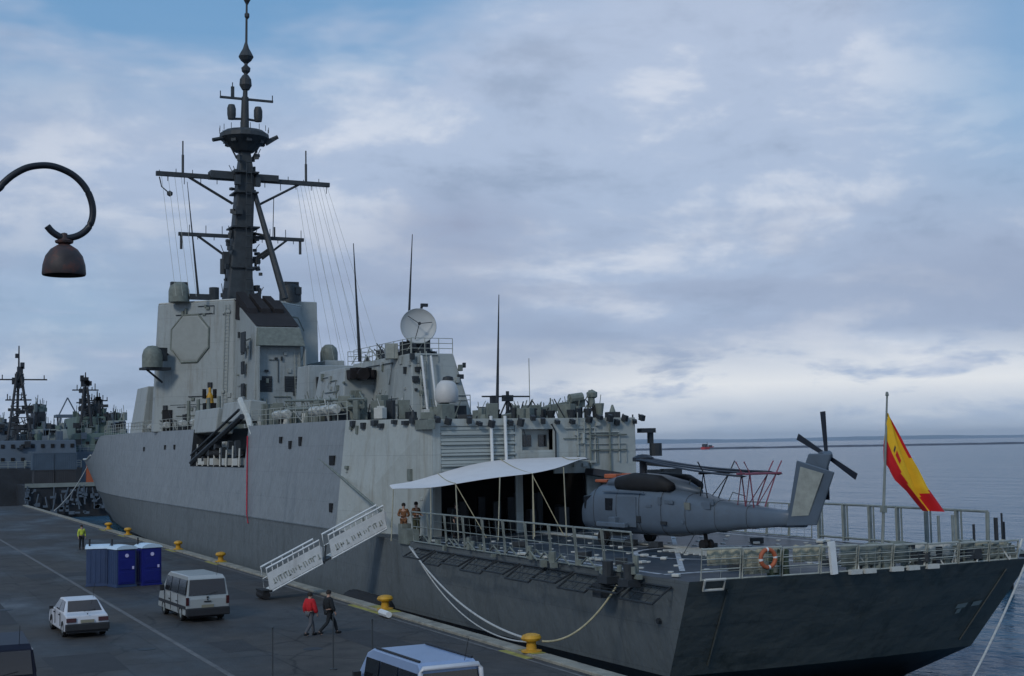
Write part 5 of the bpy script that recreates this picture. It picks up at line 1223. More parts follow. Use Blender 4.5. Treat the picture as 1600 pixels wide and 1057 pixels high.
rope('mooring_rope', (38.9, 37.5, 2.75), (31.2, 34.4, -2.6), .35, .045, 'rope', 'pale rope running from the starboard stern corner down into the water', 'mooring ropes of the warship')
rope('mooring_rope', (cx(200) - 2.0, 198, 6.2), (21.1, 172, .4), .8, .07, 'rope', 'bow rope running from the warship bow down to the quay at far left', 'mooring ropes of the warship')

# portable toilets
def toilet(loc, rz, label, side='blueside'):
    t_ = thing('portable_toilet', label, 'portable toilet', loc, rz, 'blue portable toilets on the quay')
    m = MB(); m.box(-.55, .55, -.02, 1.1, .08, 2.02); m.box(-.58, .58, -.05, 1.13, 0, .10)
    for k in range(4): m.box(-.57, -.549, .08 + k * .26, .2 + k * .26, .2, 1.95); m.box(.549, .57, .08 + k * .26, .2 + k * .26, .2, 1.95)
    m.build('cabin', side, t_, bevel=.02, abs_=False)
    m = MB(); m.box(-.47, .47, -.055, -.021, .16, 1.95)
    for z in (.25, .95): m.box(-.40, .40, -.075, -.056, z, z + .55)
    d_ = m.build('door', 'blueplastic', t_, bevel=.01, abs_=False)
    m = MB(); m.lathe((0, -.075, 1.68), [(0, 0), (.10, 0), (.10, .02), (0, .02)], 14, (0, -1, 0)); m.build('sign', 'sign', d_, abs_=False)
    m = MB(); m.box(.30, .40, -.10, -.056, .95, 1.10); m.build('handle', 'sign', d_, abs_=False)
    m = MB(); rows = []
    for k in range(9):
        a_ = PI * k / 8; rows.append([(-.60 * math.cos(a_), -.10, 2.02 + .22 * math.sin(a_)), (-.60 * math.cos(a_), 1.16, 2.02 + .22 * math.sin(a_))])
    m.loft([[r[0] for r in rows], [r[1] for r in rows]]); m.build('roof', 'roofplastic', t_, abs_=False)
    m = MB(); m.cyl((-.4, .95, 2.0), (-.4, .95, 2.55), .05, n=8); m.build('vent_pipe', 'darktrim', t_, abs_=False)
    return t_
toilet((13.0, 75.6, 0), R(14), 'blue portable toilet with white roof, left of the two standing with doors towards the camera')
toilet((14.4, 75.9, 0), R(12), 'blue portable toilet, rightmost, directly behind the silver van', 'blueplastic')
toilet((12.35, 77.4, 0), R(75), 'dull grey-blue portable toilet turned sideways, leftmost of the three')

# vehicles (local: +y forward, x right, z up, origin rear centre on ground)
def wheel(parent, x, y, r=.31, wd=.2):
    m = MB(); m.lathe((x, y, r), [(r * .6, -wd / 2), (r * .95, -wd / 2), (r, -wd / 2 + .04), (r, wd / 2 - .04), (r * .95, wd / 2), (r * .6, wd / 2), (r * .6, -wd / 2)], 20, (1, 0, 0)); w_ = m.build('wheel', 'rubber', parent, smooth=True, abs_=False)
    m = MB(); m.lathe((x, y, r), [(0, -wd / 2 + .03), (r * .6, -wd / 2 + .02), (r * .6, wd / 2 - .02), (0, wd / 2 - .03)], 14, (1, 0, 0)); m.build('rim', 'bglight', w_, abs_=False)
def vehicle(name, label, cat, loc, rz, W_, L_, prof, bodym, glassq, opts, roofm=None):
    """prof: list of rings (y, z, halfwidth) going round the side outline; extruded shell with tumblehome"""
    V = thing(name, label, cat, loc, rz)
    m = MB()
    # lower body
    m.loft([[( -w_, y, z), (w_, y, z)] for y, z, w_ in []]) if False else None
    P_ = prof
    left = [m.v((-h, y, z)) for y, z, h in P_]; right = [m.v((h, y, z)) for y, z, h in P_]; n_ = len(P_)
    for i in range(n_): j = (i + 1) % n_; m.face([left[i], left[j], right[j], right[i]])
    m.face(left[::-1]); m.face(right)
    bmesh.ops.triangulate(m.bm, faces=[f for f in m.bm.faces if len(f.verts) > 4])
    body = m.build('body', bodym, V, abs_=False, bevel=.045)
    for nm, quads, mm in glassq:
        m = MB()
        for q in quads:
            q = [Vector(p) for p in q]; n__ = (q[1] - q[0]).cross(q[3] - q[0]).normalized(); c_ = sum(q, Vector()) / 4
            if n__.dot(c_ - Vector((0, L_ / 2, .9))) < 0: n__ = -n__
            m.hexa([p - n__ * .01 for p in q], [p + n__ * .018 for p in q])
        m.build(nm, mm, V, abs_=False)
    top_ = max(z for _, z, _ in prof)
    for s_ in (-1, 1):
        for yy_ in (1.35, 2.55, 3.55):
            hw_ = max(h for _, z, h in prof); m = MB(); m.box(s_ * hw_ - .012, s_ * hw_ + .012, yy_, yy_ + .018, .36, .90 if top_ < 1.6 else 1.1); m.build('door_seam', 'darktrim', V, abs_=False)
            if yy_ < 3: m = MB(); m.box(s_ * (hw_ + .01) - .02, s_ * (hw_ + .01) + .02, yy_ + .12, yy_ + .26, .78, .82); m.build('door_handle', 'darktrim', V, abs_=False)
    m = MB(); m.box(-.02, .02, -.03, .0, .9, .95); m.cyl((-.05, -.03 if top_ > 1.6 else .5, 1.13 if top_ > 1.6 else .97), (.42, .0 if top_ > 1.6 else .62, 1.22 if top_ > 1.6 else 1.03), .012, n=4); m.build('rear_wiper', 'darktrim', V, abs_=False)
    m = MB(); m.cyl((.45, .2 if top_ > 1.6 else 1.3, top_ - .02), (.45, -.05 if top_ > 1.6 else 1.05, top_ + .55), .008, n=4); m.build('radio_aerial', 'darktrim', V, abs_=False)
    m = MB(); m.box(-.72, .72, .3, 4.1, .16, .34); m.build('underbody', 'rubber', V, abs_=False)
    for (x, y) in opts['wheels']: wheel(V, x, y, opts.get('r', .31))
    return V
# white saloon
W = .82
sal = [(.0, .30, W), (.02, .62, W), (.06, .86, W * .97), (.55, .93, W * .96), (1.15, 1.36, W * .74), (1.9, 1.43, W * .74), (2.55, 1.38, W * .74), (3.15, .94, W * .93), (4.15, .84, W * .92), (4.32, .62, W * .93), (4.33, .28, W * .95), (3.9, .22, W), (.4, .22, W)]
sal = [(y, z, h) for y, z, h in sal]
def gq(a): return a
k_ = .745 * W
V = vehicle('parked_car', 'white saloon car with dark rear window parked at the lower left of the quay', 'car', (8.15, 56.0, 0), R(2), 1.64, 4.3, sal, 'carwhite',
    [('rear_window', [[(-.66, .60, .96), (.66, .60, .96), (.56, 1.10, 1.33), (-.56, 1.10, 1.33)]], 'glass'),
     ('windscreen', [[(-.66, 3.08, .98), (.66, 3.08, .98), (.57, 2.62, 1.33), (-.57, 2.62, 1.33)]], 'glass'),
     ('side_window', [[(-.775, .85, .97), (-.775, 1.72, .97), (-.625, 1.72, 1.34), (-.625, 1.22, 1.32)], [(-.775, 1.80, .97), (-.765, 2.9, .97), (-.62, 2.5, 1.32), (-.625, 1.80, 1.34)]], 'glass'),
     ('side_window', [[(.775, .85, .97), (.775, 1.72, .97), (.625, 1.72, 1.34), (.625, 1.22, 1.32)], [(.775, 1.80, .97), (.765, 2.9, .97), (.62, 2.5, 1.32), (.625, 1.80, 1.34)]], 'glass'),
     ('tail_light', [[(-.80, -.01, .62), (-.42, -.01, .62), (-.42, .01, .78), (-.80, .01, .78)]], 'taillight'),
     ('tail_light', [[(.80, -.01, .62), (.42, -.01, .62), (.42, .01, .78), (.80, .01, .78)]], 'taillight'),
     ('number_plate', [[(-.26, -.02, .58), (.26, -.02, .58), (.26, -.01, .70), (-.26, -.01, .70)]], 'plate')],
    {'wheels': [(-.73, .82), (.73, .82), (-.73, 3.5), (.73, 3.5)]})
m = MB(); m.box(-.84, .84, -.10, .08, .28, .56); m.build('rear_bumper', 'darktrim', V, abs_=False, bevel=.04)
m = MB(); m.box(-.79, .79, -.02, .05, .20, .56); m.build('rear_shade_panel', 'darktrim', V, abs_=False)  # dark panel added for the shadow around the bumper
m = MB(); m.bx((-.93, 2.75, .98), (.16, .1, .12)); m.bx((.93, 2.75, .98), (.16, .1, .12)); m.build('door_mirror', 'darktrim', V, abs_=False)
# silver van
W = .92
van = [(.0, .34, W), (.0, .95, W), (.04, 1.15, W * .98), (.10, 1.80, W * .86), (.30, 1.93, W * .82), (3.2, 1.93, W * .82), (3.55, 1.80, W * .84), (4.05, 1.15, W * .96), (4.62, .95, W * .95), (4.75, .6, W * .96), (4.72, .3, W), (.3, .28, W)]
def vanq(W):
    return [('rear_window', [[(-.80, .02, 1.12), (.80, .02, 1.12), (.74, .09, 1.77), (-.74, .09, 1.77)]], 'glass'),
     ('side_window', [[(s * W * .985, y0, 1.14), (s * W * .985, y1, 1.14), (s * W * .87, y1, 1.76), (s * W * .87, y0, 1.76)] for y0, y1 in ((.25, 1.3), (1.4, 2.5), (2.6, 3.5)) for s in (-1,)], 'glass'),
     ('side_window', [[(s * W * .985, y0, 1.14), (s * W * .985, y1, 1.14), (s * W * .87, y1, 1.76), (s * W * .87, y0, 1.76)] for y0, y1 in ((.25, 1.3), (1.4, 2.5), (2.6, 3.5)) for s in (1,)], 'glass'),
     ('windscreen', [[(-.80, 4.0, 1.2), (.80, 4.0, 1.2), (.72, 3.58, 1.78), (-.72, 3.58, 1.78)]], 'glass'),
     ('tail_light', [[(-.93, -.01, .72), (-.80, -.01, .72), (-.80, -.01, 1.05), (-.93, -.01, 1.05)]], 'taillight'),
     ('tail_light', [[(.93, -.01, .72), (.80, -.01, .72), (.80, -.01, 1.05), (.93, -.01, 1.05)]], 'taillight'),
     ('number_plate', [[(-.26, -.02, .60), (.26, -.02, .60), (.26, -.02, .72), (-.26, -.02, .72)]], 'plate')]
V = vehicle('parked_van', 'silver passenger van with wide dark rear window parked beside the blue toilets', 'van', (13.4, 58.3, 0), R(3), 1.84, 4.7, van, 'vansilver', vanq(W), {'wheels': [(-.82, .95), (.82, .95), (-.82, 3.75), (.82, 3.75)], 'r': .33})
m = MB(); m.box(-.94, .94, -.12, .06, .26, .60); m.build('rear_bumper', 'darktrim', V, abs_=False, bevel=.04)
m = MB(); m.box(-.93, -.915, .1, 4.6, .55, .68); m.box(.915, .93, .1, 4.6, .55, .68); m.build('side_shade_strip', 'darktrim', V, abs_=False)  # dark strips painted in for the shaded lower sides
m = MB(); m.bx((-1.03, 3.6, 1.2), (.2, .12, .25)); m.bx((1.03, 3.6, 1.2), (.2, .12, .25)); m.build('door_mirror', 'darktrim', V, abs_=False)
m = MB(); m.box(-.04, .04, -.035, -.01, .98, 1.06); m.bx((0, -.02, .85), (.3, .03, .05)); m.build('tailgate_handle', 'darktrim', V, abs_=False)
# near van, cut by frame
V = vehicle('parked_van', 'blue-roofed van with white framed rear window at the lower edge of the picture', 'van', (13.0, 30.85, 0), R(2), 1.84, 4.5, [(y, z * 1.035, h) for y, z, h in van], 'bluevan', vanq(W), {'wheels': [(-.82, .95), (.82, .95), (-.82, 3.75), (.82, 3.75)], 'r': .33})
m = MB(); m.tube([(-.84, -.03, 1.05), (-.80, .02, 1.80), (-.74, .04, 1.90), (.74, .04, 1.90), (.80, .02, 1.80), (.84, -.03, 1.05)], .06, 8); m.build('rear_frame', 'carwhite', V, abs_=False, smooth='all')
m = MB(); m.box(-.90, .90, -.05, .03, .5, 1.12); m.build('tailgate', 'carwhite', V, abs_=False, bevel=.03)
m = MB(); m.bx((-1.06, 3.6, 1.25), (.2, .12, .28)); m.bx((1.06, 3.6, 1.25), (.2, .12, .28)); m.build('door_mirror', 'darktrim', V, abs_=False)
m = MB()
for s in (-1, 1):
    m.tube([(s * .70, .3, 2.03), (s * .70, 3.1, 2.03)], .03, 6)
m.build('roof_rail', 'darktrim', V, abs_=False)
# dark car at lower left corner
V = vehicle('parked_van', 'black van, partly visible in the lower left corner of the picture', 'van', (3.62, 40.4, 0), R(-2), 1.84, 4.7, van, 'carblack',
    vanq(W), {'wheels': [(-.82, .95), (.82, .95), (-.82, 3.75), (.82, 3.75)], 'r': .33})
m = MB(); m.box(-.86, .86, -.10, .08, .32, .54); m.build('rear_bumper', 'darktrim', V, abs_=False, bevel=.04)

# slim posts of a barrier on the quay
for i, (x, y, h, lab) in enumerate(((11.9, 42.8, 1.55, 'slim grey post on the quay in front of the silver van, leftmost of the three'), (14.1, 43.4, 1.75, 'slim grey post on the quay, middle one of the three, left of the two walkers'), (15.6, 43.8, 1.45, 'slim grey post on the quay just below the two walkers, rightmost of the three'))):
    m = MB(); m.cyl((x, y, 0), (x, y, h), .022, n=8); m.lathe((x, y, 0), [(0, 0), (.12, 0), (.12, .03), (.03, .05)], 12); m.lathe((x, y, h), [(.022, -.02), (.035, 0), (.03, .04), (0, .05)], 8)
    tag(m.build('barrier_post', 'mast', smooth=True), lab, 'post', 'slim barrier posts on the quay')

# street lamp
L = thing('street_lamp', 'black iron street lamp with a curled arm and rusty bell shade at the left', 'street lamp', (-.35, 14.2, 0))
m = MB(); m.lathe((-.35, 14.2, 0), [(0, 0), (.16, 0), (.16, .5), (.09, .7), (.07, 5), (.055, 9.6), (.0, 9.65)], 14); m.build('pole', 'lampblack', L, smooth=True)
m = MB(); cxl, czl, rl = 1.640, 9.625, .435
pts = [(-.35, 14.2, 9.3), (.2, 14.1, 9.25), (.75, 14.05, 9.42), (1.12, 14, 9.70)]
pts = [(-.35, 14.2, 9.1), (.2, 14.1, 9.25), (.75, 14.03, 9.48)]
for px_, py_ in ((-6, 302), (5, 290), (20, 276), (40, 264), (60, 259), (78, 258.5), (96, 263), (114, 272), (129, 286), (139, 303), (144, 322), (143, 340), (136, 355), (124, 365), (110, 370), (98, 370.5), (87, 366), (79, 360), (73, 353)):
    pts.append((1.21 + (px_ - 5) * .00613, 14, 10.06 - (py_ - 258) * .00641 + (px_ - 75) * .0001))
PP = [Vector(p) for p in pts]; pts = []
for i in range(len(PP) - 1):
    p0, p1, p2, p3 = PP[max(i - 1, 0)], PP[i], PP[i + 1], PP[min(i + 2, len(PP) - 1)]
    for k in range(4):
        f = k / 4; pts.append(.5 * ((2 * p1) + (p2 - p0) * f + (2 * p0 - 5 * p1 + 4 * p2 - p3) * f * f + (3 * p1 - p0 - 3 * p2 + p3) * f**3))
pts.append(PP[-1])
m.tube(pts, .034, 12); arm = m.build('arm', 'lampblack', L, smooth='all')
m = MB(); m.lathe((1.11, 14, 9.74), [(0, -.06), (.06, -.04), (.06, .04), (0, .06)], 10, (1, 0, .5)); m.build('collar', 'lampblack', arm, smooth=True)
sx, sz = 1.79, 8.965
m = MB(); m.lathe((sx, 14, sz), [(.205, .0), (.212, .015), (.205, .10), (.18, .19), (.13, .26), (.07, .30), (.05, .31), (.085, .325), (.09, .345), (.04, .365), (.03, .42), (0, .43), (0, .40), (.02, .30), (.10, .25), (.16, .17), (.19, .08), (.195, 0), (.205, 0)], 28); sh = m.build('lamp_shade', 'lampshade', L, smooth=True)
m = MB(); m.lathe((sx, 14, sz - .0), [(0, .03), (.18, .03), (.18, .05), (0, .05)], 20); m.build('lamp_glass', 'glass', sh)

# ================================================================== PEOPLE
def skin(name, verts, edges, mm, parent, sub=1):
    """verts: (x,y,z,r[,r2])"""
    me = bpy.data.meshes.new(name); me.from_pydata([v2[:3] for v2 in verts], edges, []); ob = bpy.data.objects.new(name, me); C.objects.link(ob); ob.parent = parent
    sk = ob.modifiers.new('skin', 'SKIN'); sk.use_smooth_shade = True
    for i, v2 in enumerate(verts):
        d = me.skin_vertices[0].data[i]; d.radius = (v2[3], v2[4] if len(v2) > 4 else v2[3]); d.use_root = (i == 0)
    sb = ob.modifiers.new('sub', 'SUBSURF'); sb.levels = sub; sb.render_levels = sub
    me.materials.append(MT[mm]); return ob
def person(label, loc, rz, top, legs, hair='hair', stride=.22, arm='down', h=1.74, vest=None, coat=0.0, hold=False):
    P = thing('person', label, 'person', loc, rz); k = h / 1.74
    hip, kn, an = .92, .50, .09; s = stride
    # x right, y forward
    J = {'pel': (0, 0, .95, .125, .10), 'bel': (0, .01, 1.10, .125, .095), 'che': (0, .0, 1.30, .155, .105), 'nek': (0, .0, 1.46, .055), 'hd0': (0, .02, 1.56, .075, .085), 'hd1': (0, .025, 1.66, .072, .09),
         'hl': (-.09, 0, .90, .09), 'kl': (-.10, s * .55 + .03, kn, .058), 'al': (-.10, s * .85 - .02, an, .042), 'fl': (-.11, s * .85 + .13, .035, .036),
         'hr': (.09, 0, .90, .09), 'kr': (.10, -s * .25 + .04, kn, .058), 'ar': (.10, -s * .85 - .04, an + (.06 if s > .1 else 0), .042), 'fr': (.11, -s * .85 + .10, .04, .036),
         'sl': (-.18, 0, 1.40, .06), 'sr': (.18, 0, 1.40, .06)}
    if arm == 'down': J.update({'el': (-.25, -.06, 1.13, .044), 'wl': (-.26, .03, .90, .032), 'er': (.25, .04, 1.13, .044), 'wr': (.25, .14, .91, .032)})
    else: J.update({'el': (-.27, .0, 1.14, .044), 'wl': (-.17, .22, 1.10, .032), 'er': (.27, .0, 1.14, .044), 'wr': (.15, .22, 1.14, .032)})
    E_ = [('pel', 'bel'), ('bel', 'che'), ('che', 'nek'), ('nek', 'hd0'), ('hd0', 'hd1'), ('pel', 'hl'), ('hl', 'kl'), ('kl', 'al'), ('al', 'fl'), ('pel', 'hr'), ('hr', 'kr'), ('kr', 'ar'), ('ar', 'fr'), ('che', 'sl'), ('sl', 'el'), ('el', 'wl'), ('che', 'sr'), ('sr', 'er'), ('er', 'wr')]
    # hands: palm + five fingers each
    for sd, w_ in (('l', 'wl'), ('r', 'wr')):
        wx, wy, wz = J[w_][:3]; ex, ey, ez = J['e' + sd][:3]; d = Vector((wx - ex, wy - ey, wz - ez)).normalized(); sg = -1 if sd == 'l' else 1
        p = Vector((wx, wy, wz)) + d * .07; J['p' + sd] = (*p, .030, .018); E_.append((w_, 'p' + sd))
        side = Vector((0, 1, 0)) - d * d.y; side.normalize()
        for f_ in range(4):
            q = p + side * (.024 - f_ * .016); L_ = (.065, .075, .07, .055)[f_]
            a1 = q + d * (.03 + L_ * .5) ; a2 = q + d * (.02 + L_) + Vector((-sg * .02, 0, 0))
            J[f'f{sd}{f_}a'] = (*a1, .009); J[f'f{sd}{f_}b'] = (*a2, .008); E_ += [('p' + sd, f'f{sd}{f_}a'), (f'f{sd}{f_}a', f'f{sd}{f_}b')]
        th = p + side * .045 + d * .005; t2 = p + side * .055 + d * .04; J['t' + sd] = (*th, .010); J['u' + sd] = (*t2, .009); E_ += [('p' + sd, 't' + sd), ('t' + sd, 'u' + sd)]
    keys = list(J)
    def mk(nm, ks, es, mm, grow, sub=1):
        kk = [q for q in keys if q in ks]; vs3 = []
        for q in kk:
            j = J[q]; r = [a_ + grow for a_ in j[3:]]; vs3.append((j[0] * k, j[1] * k, j[2] * k, *[a_ * k for a_ in r]))
        ed = [(kk.index(a_), kk.index(b_)) for a_, b_ in es if a_ in kk and b_ in kk]; return skin(nm, vs3, ed, mm, P, sub)
    bd = mk('body', set(keys), E_, 'skin', 0, 1)
    mk('jacket', {'pel', 'bel', 'che', 'sl', 'sr', 'el', 'er', 'wl', 'wr'}, E_, top, .022 + coat)
    mk('trousers', {'pel', 'hl', 'kl', 'al', 'hr', 'kr', 'ar'}, E_, legs, .022)
    m = MB()
    for a_, f_ in (('al', 'fl'), ('ar', 'fr')):
        A_, F2 = Vector(J[a_][:3]) * k, Vector(J[f_][:3]) * k; m.lathe(A_ + Vector((0, -.05, -.03)), [(0, -.03), (.05, 0), (.055, .10), (.045, .22), (0, .26)], 10, (0, 1, -.03))
    m.build('shoe', 'rubber', P, smooth='all', abs_=False)
    m = MB(); c_ = Vector((0, .012, 1.655)) * k
    m.lathe(c_, [(.098, -.06), (.104, 0), (.095, .05), (.06, .09), (0, .105)], 14); m.build('hair', hair, P, smooth='all', abs_=False)
    m = MB(); m.lathe(Vector((0, .105, 1.60)) * k, [(0, 0), (.018, .0), (.012, .03), (0, .035)], 6, (0, 1, -.3))
    for sx_ in (-1, 1): m.bx(Vector((sx_ * .085, .02, 1.61)) * k, (.02, .04, .055))
    m.build('face', 'skin', P, abs_=False)
    if vest:
        mk('vest', {'pel', 'bel', 'che'}, E_, vest, .04)
    return P
person('person in a red jacket and grey trousers walking on the quay, left of a pair', (15.80, 51.5, 0), R(-65), 'redcloth', 'jeans', stride=.36, h=1.68, coat=.035)
person('person in black clothes striding on the quay, right of a pair', (16.55, 51.5, 0), R(-80), 'darkcloth', 'darkcloth', stride=.52, h=1.72, coat=.02)
person('person in a yellow hi-vis vest and dark trousers standing by the far quay edge', (15.1, 107.0, 0), R(185), 'hivis', 'darkcloth', stride=.08, vest='hivis', h=1.85)
person('person in brown clothes at the head of the gangway, nearer the hull', (24.35, 63.6, 2.72), R(160), 'browncloth', 'browncloth', stride=.04, arm='fwd')
person('person in orange-brown clothes standing at the gangway head beside an awning pole', (24.85, 63.2, 2.72), R(200), 'browncloth', 'olive', stride=.06, arm='fwd', h=1.8)
person('person in dark clothes standing in the shade under the awning', (26.5, 62.0, 2.72), R(190), 'darkcloth', 'darkcloth', stride=.05)

# ================================================================== BACKGROUND HARBOUR
def bgship(x0, x1, y0, L_, deck, label, hullm, upper, seed, mast):
    S = thing('moored_ship', label, 'ship', ((x0 + x1) / 2, y0 + L_ / 2, WZ)); q = random.Random(seed); c_ = (x0 + x1) / 2; w_ = (x1 - x0) / 2
    m = MB(); rings = []
    for k in range(12):
        f = k / 11; y = y0 + L_ * f; a = w_ * (1 - max(0, (f - .55) / .45)**2 * .97); rings.append([(c_ - a, y, deck), (c_ - a * .85, y, WZ - 1), (c_ + a * .85, y, WZ - 1), (c_ + a, y, deck)])
    m.loft(rings); m.build('hull', hullm, S, smooth=True)
    for (a, b2, c0, c1, z0, z1, mm, nm) in upper:
        m = MB(); frustum(m, (a, b2, c0, c1), (a + .3, b2 - .3, c0 + .4, c1 - .4), z0, z1); m.build(nm, mm, S, bevel=.1)
    m = MB()
    for k in range(60):
        X, Y = q.uniform(x0 + .6, x1 - .6), q.uniform(y0 + .5, y0 + L_ * .6); Z = deck; h = q.uniform(.5, 3.2); m.bx((X, Y, Z + h / 2), (q.uniform(.3, 2.2), q.uniform(.3, 2), h), q.uniform(0, 3))
        if k % 3 == 0: m.cyl((X, Y, Z), (X + q.uniform(-.8, .8), Y, Z + q.uniform(2, 5)), .08, n=4)
    m.build('deck_gear', 'bggrey', S)
    for hi_, (a, b2, c0, c1, z0, z1, mm, nm) in enumerate(upper):
        if z1 - z0 < 1.5: continue
        for r_ in range(int((z1 - z0) / 2.1)):
            zz = z0 + 1.1 + r_ * 2.1; n3 = int((b2 - a) / 1.5)
            m = MB()
            for k in range(n3): m.box(a + .6 + k * 1.5, a + 1.15 + k * 1.5, c0 - .02 + (zz - z0) / (z1 - z0) * .4 - .1, c0 + .3, zz, zz + .6)
            m.build('window', 'black', S)
        for k in range(14):
            m = MB(); X = q.uniform(a + .2, b2 - .2); h = q.uniform(.3, 1.5); Z = z1; m.bx((X, c0 + q.uniform(.6, 3), Z + h / 2), (q.uniform(.2, 1.1), q.uniform(.3, 1), h), q.uniform(0, 3)); m.cyl((X, c0 + 1, Z), (X + q.uniform(-.3, .3), c0 + 1, Z + h + q.uniform(.4, 1.8)), .05, n=4)
            m.build('roof_gear', q.choice(('bgdark', 'bggrey', 'bglight', 'bggreen')), S)
        for k in range(7):
            m = MB(); X = q.uniform(a + .2, b2 - .2); m.bx((X, c0 - .15, q.uniform(z0 + .3, z1 - .3)), (q.uniform(.3, 1.3), .5, q.uniform(.3, 1.1))); m.build('wall_gear', q.choice(('bgdark', 'bggrey', 'bglight')), S, split=False)
    railing(S, [(x0 + .2, y0 + .2, deck), (x1 - .2, y0 + .2, deck)], 1.1, 1.2, .05, mm='bglight')
    for (mx_, my_, z0, z1, wb, yards) in mast:
        m = MB()
        for sx_, sy_ in ((-1, -1), (1, -1), (0, 1)): m.cyl((mx_ + sx_ * wb * .75, my_ + sy_ * wb, z0), (mx_ + sx_ * .25, my_ + sy_ * .25, z1 - (z1 - z0) * .28), .24, n=6)
        nseg = 6
        for k in range(nseg):
            f = k / nseg; z = z0 + (z1 - z0) * .72 * f; ww = wb * (1 - f) + .25 * f; m.cyl((mx_ - ww, my_ - ww, z), (mx_ + ww, my_ - ww, z), .08, n=4); m.cyl((mx_ - ww, my_ - ww, z), (mx_ + ww * .85, my_ - ww, z + (z1 - z0) * .12), .07, n=4)
        m.cyl((mx_, my_, z1 - (z1 - z0) * .3), (mx_, my_, z1), .18, .1, n=6)
        for zz, hw in yards:
            m.bx((mx_, my_, zz), (hw * 2, .25, .22)); 
            for k in range(4): X = mx_ + q.uniform(-hw, hw); m.cyl((X, my_, zz), (X, my_, zz + q.uniform(.5, 1.6)), .08, n=4)
        for k in range(7): z = z0 + (z1 - z0) * q.uniform(.45, .98); m.bx((mx_ + q.uniform(-.6, .6), my_, z), (q.uniform(.5, 1.4), .8, q.uniform(.5, 1.2)))
        for k in range(26):
            a_ = mx_ + q.uniform(-.6, 3.6); z = z0 + q.uniform(-1, (z1 - z0) * .38); m.bx((a_, my_ + 1, z), (q.uniform(.4, 1.8), 1.2, q.uniform(.3, 1.1)), q.uniform(-.3, .3)); m.cyl((a_, my_ + 1, z), (a_ + q.uniform(-.8, .8), my_ + 1, z + q.uniform(.6, 2)), .07, n=4)
        m.build('mast', 'bgdark', S)
    return S
bgship(14.5, 32.0, 226, 80, 5.0, 'grey naval ship with a tall dark lattice mast moored ahead of the warship, far left', 'bgdark',
       [(14.8, 31.5, 228, 262, 5.0, 9.4, 'bggrey', 'deckhouse'), (16, 23.4, 236, 258, 9.4, 12.5, 'bggrey', 'bridge'), (24.6, 30.5, 231, 250, 9.4, 11.2, 'bglight', 'upper_house'), (25.6, 27.8, 236, 244, 9.5, 14.2, 'bgdark', 'funnel')],
       5, [(22.9, 233, 9.4, 24.8, 2.4, [(19.3, 4.4), (16.0, 2.0)])])
bgship(31.8, 42.5, 238, 70, 7.5, 'pale green-grey naval ship with a short mast behind the warship bow', 'bggrey',
       [(32.4, 42, 240, 275, 7.5, 10.6, 'bggreen', 'deckhouse'), (33.5, 39, 246, 262, 10.6, 13.6, 'bggreen', 'bridge'), (38.5, 41.8, 243, 255, 10.6, 12.8, 'bglight', 'upper_house')],
       9, [(35.2, 246, 12, 21.3, 1.2, [(18.2, 2.2), (16.0, 1.5)]), (37.8, 250, 12, 18.2, .8, [(16.5, 1.8)])])
# stern platform ship details: containers and brown boxes as things on a barge
BG = thing('work_barge', 'dark work barge with a pale deck edge moored ahead of the warship bow', 'barge', (27.5, 218, WZ))
m = MB(); m.hexa([(22.2, 212, WZ - 1), (34, 212, WZ - 1), (34, 224, WZ - 1), (22.2, 224, WZ - 1)], [(21.8, 211.5, 2.6), (34.5, 211.5, 2.6), (34.5, 224.5, 2.6), (21.8, 224.5, 2.6)]); m.build('hull', 'bgdark', BG)
m = MB(); m.box(21.8, 34.5, 211.3, 211.5, 2.3, 2.9); m.build('deck_edge', 'bglight', BG)
m = MB(); q = random.Random(44)
for k in range(40):
    X = q.uniform(22, 34); m.cyl((X, 211.2, q.uniform(-1.5, 2)), (X + q.uniform(-.5, .5), 211.1, q.uniform(-.5, 2.6)), .1, n=5)
    m.bx((X, 211.1, q.uniform(-1.6, 2)), (q.uniform(.3, 1), .2, q.uniform(.2, .7)))
m.build('fender_gear', 'bggrey', BG)
def container(loc, mm, label, L_=6.0, h=2.5):
    c_ = thing('shipping_container', label, 'container', loc, 0, 'containers on the work barge'); m = MB(); m.box(0, L_, 0, 2.4, 0, h)
    for k in range(int(L_ / .3)): m.box(.1 + k * .3, .22 + k * .3, -.04, 0, .15, h - .15)
    m.build('body', mm, c_, abs_=False)
    m = MB()
    for x in (0, L_ - .12): m.box(x, x + .12, -.06, -.001, 0, h)
    m.box(.12, L_ - .12, -.06, -.001, h - .12, h); m.build('frame', mm, c_, abs_=False); return c_
container((23.2, 213, 2.62), 'bgbrown', 'dark container on the barge under the blue ones, left', 2.9, 2.2); container((26.25, 213, 2.62), 'bgbrown', 'dark container on the barge under the blue ones, right', 2.9, 2.2)
container((23.0, 213, 4.85), 'bgblue', 'blue container stacked on dark ones on the barge, left', 3.1, 2.5); container((26.2, 213, 4.85), 'bgblue', 'blue container stacked on dark ones on the barge, right', 3.1, 2.5)
m = MB(); m.bx((31.2, 212.6, 4.4), (1.1, .8, 3.5)); m.bx((31.2, 212.3, 6.4), (.5, .5, .8)); tag(m.build('cable_drum_box', 'orange'), 'rust-orange upright box on the barge beside the containers', 'box')
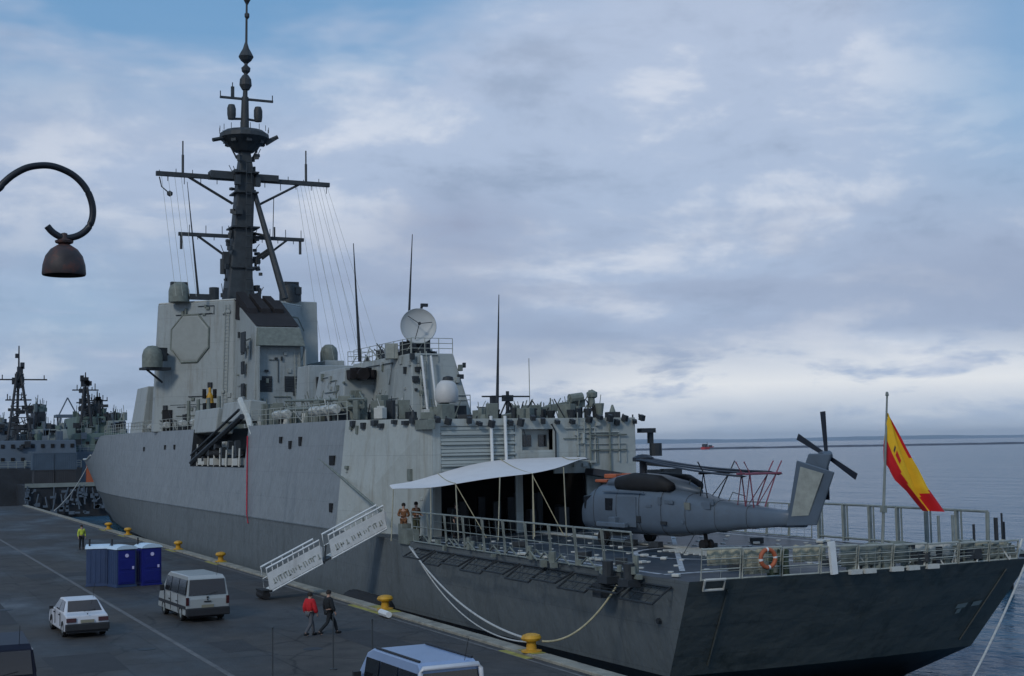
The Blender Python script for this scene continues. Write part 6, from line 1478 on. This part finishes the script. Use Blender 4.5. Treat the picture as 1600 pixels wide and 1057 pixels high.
# portal crane
PC = thing('portal_crane', 'small portal crane with a pointed top on the horizon between two background masts', 'crane', (39.5, 300, 0))
m = MB()
for x in (37.6, 41.4):
    for y in (298, 302): m.cyl((x, y, 0), (x, y, 15), .22, n=6)
m.box(36.8, 42.8, 297.8, 302.2, 14.8, 15.4); m.build('portal', 'bggrey', PC)
m = MB(); m.cyl((37.6, 300, 15.4), (39.3, 300, 19), .15, n=5); m.cyl((41.2, 300, 15.4), (39.3, 300, 19), .15, n=5); m.cyl((42.8, 300, 15.4), (45, 300, 18.5), .12, n=5); m.build('jib', 'bggrey', PC)
# far quay under crane
m = MB(); m.box(-260, 80, 290, 340, -6, .2); struct(m.build('far_quay', am))
m = MB(); q = random.Random(8)
# small far vessel on the horizon
S = thing('distant_ship', 'tiny red-hulled ship far out on the sea near the horizon', 'ship', (1000, 1500, WZ), R(20))
m = MB(); m.loft([[(-11, -3, 0), (-11, 3, 0), (-11, 3, 3.2), (-11, -3, 3.2)], [(7, -3, 0), (7, 3, 0), (7, 3, 3.2), (7, -3, 3.2)], [(12, -.3, 0), (12, .3, 0), (13, .3, 4.2), (13, -.3, 4.2)]]); m.build('hull', 'red', S, abs_=False)
m = MB(); m.box(-9, -3, -2.4, 2.4, 3.2, 7.2); m.box(4, 7, -2, 2, 3.2, 5.5); m.cyl((-1, 0, 3.2), (-1, 0, 10), .3, n=6); m.build('deckhouse', 'bgbrown', S, abs_=False)
# small jetty / dolphin at far right
J_ = thing('mooring_dolphin', 'small dark jetty platform on piles at the right edge of the picture behind the stern', 'jetty', (66, 66, WZ))
m = MB(); m.box(57.6, 66, 62, 66, -.9, .1); m.build('platform', 'bgdark', J_)
m = MB(); m.box(57.6, 66, 61.9, 62, .1, .3); m.build('edge_beam', 'bglight', J_)
for i, x in enumerate((58.2, 61.2, 64.6)):
    m = MB(); m.cyl((x, 64, -6), (x, 64, -.9), .35, n=10); m.build('pile', 'bgdark', J_)
for x in (57.9, 59.0):
    m = MB(); m.cyl((x, 62.6, .1), (x, 62.6, 2.6), .09, n=6); m.build('post', 'net', J_)

# ================================================================== AIR
m = MB(); m.box(-21000, 21000, -3000, 22000, -9, 150)
hm = bpy.data.materials.new('haze'); hm.use_nodes = True; t = hm.node_tree; t.nodes.clear(); o_ = t.nodes.new('ShaderNodeOutputMaterial'); pv = t.nodes.new('ShaderNodeVolumePrincipled')
pv.inputs['Color'].default_value = (.80, .87, .96, 1); pv.inputs['Density'].default_value = 4e-5; pv.inputs['Anisotropy'].default_value = .2; t.links.new(pv.outputs[0], o_.inputs['Volume'])
hz_ = m.build('haze', hm); hz_['kind'] = 'stuff'
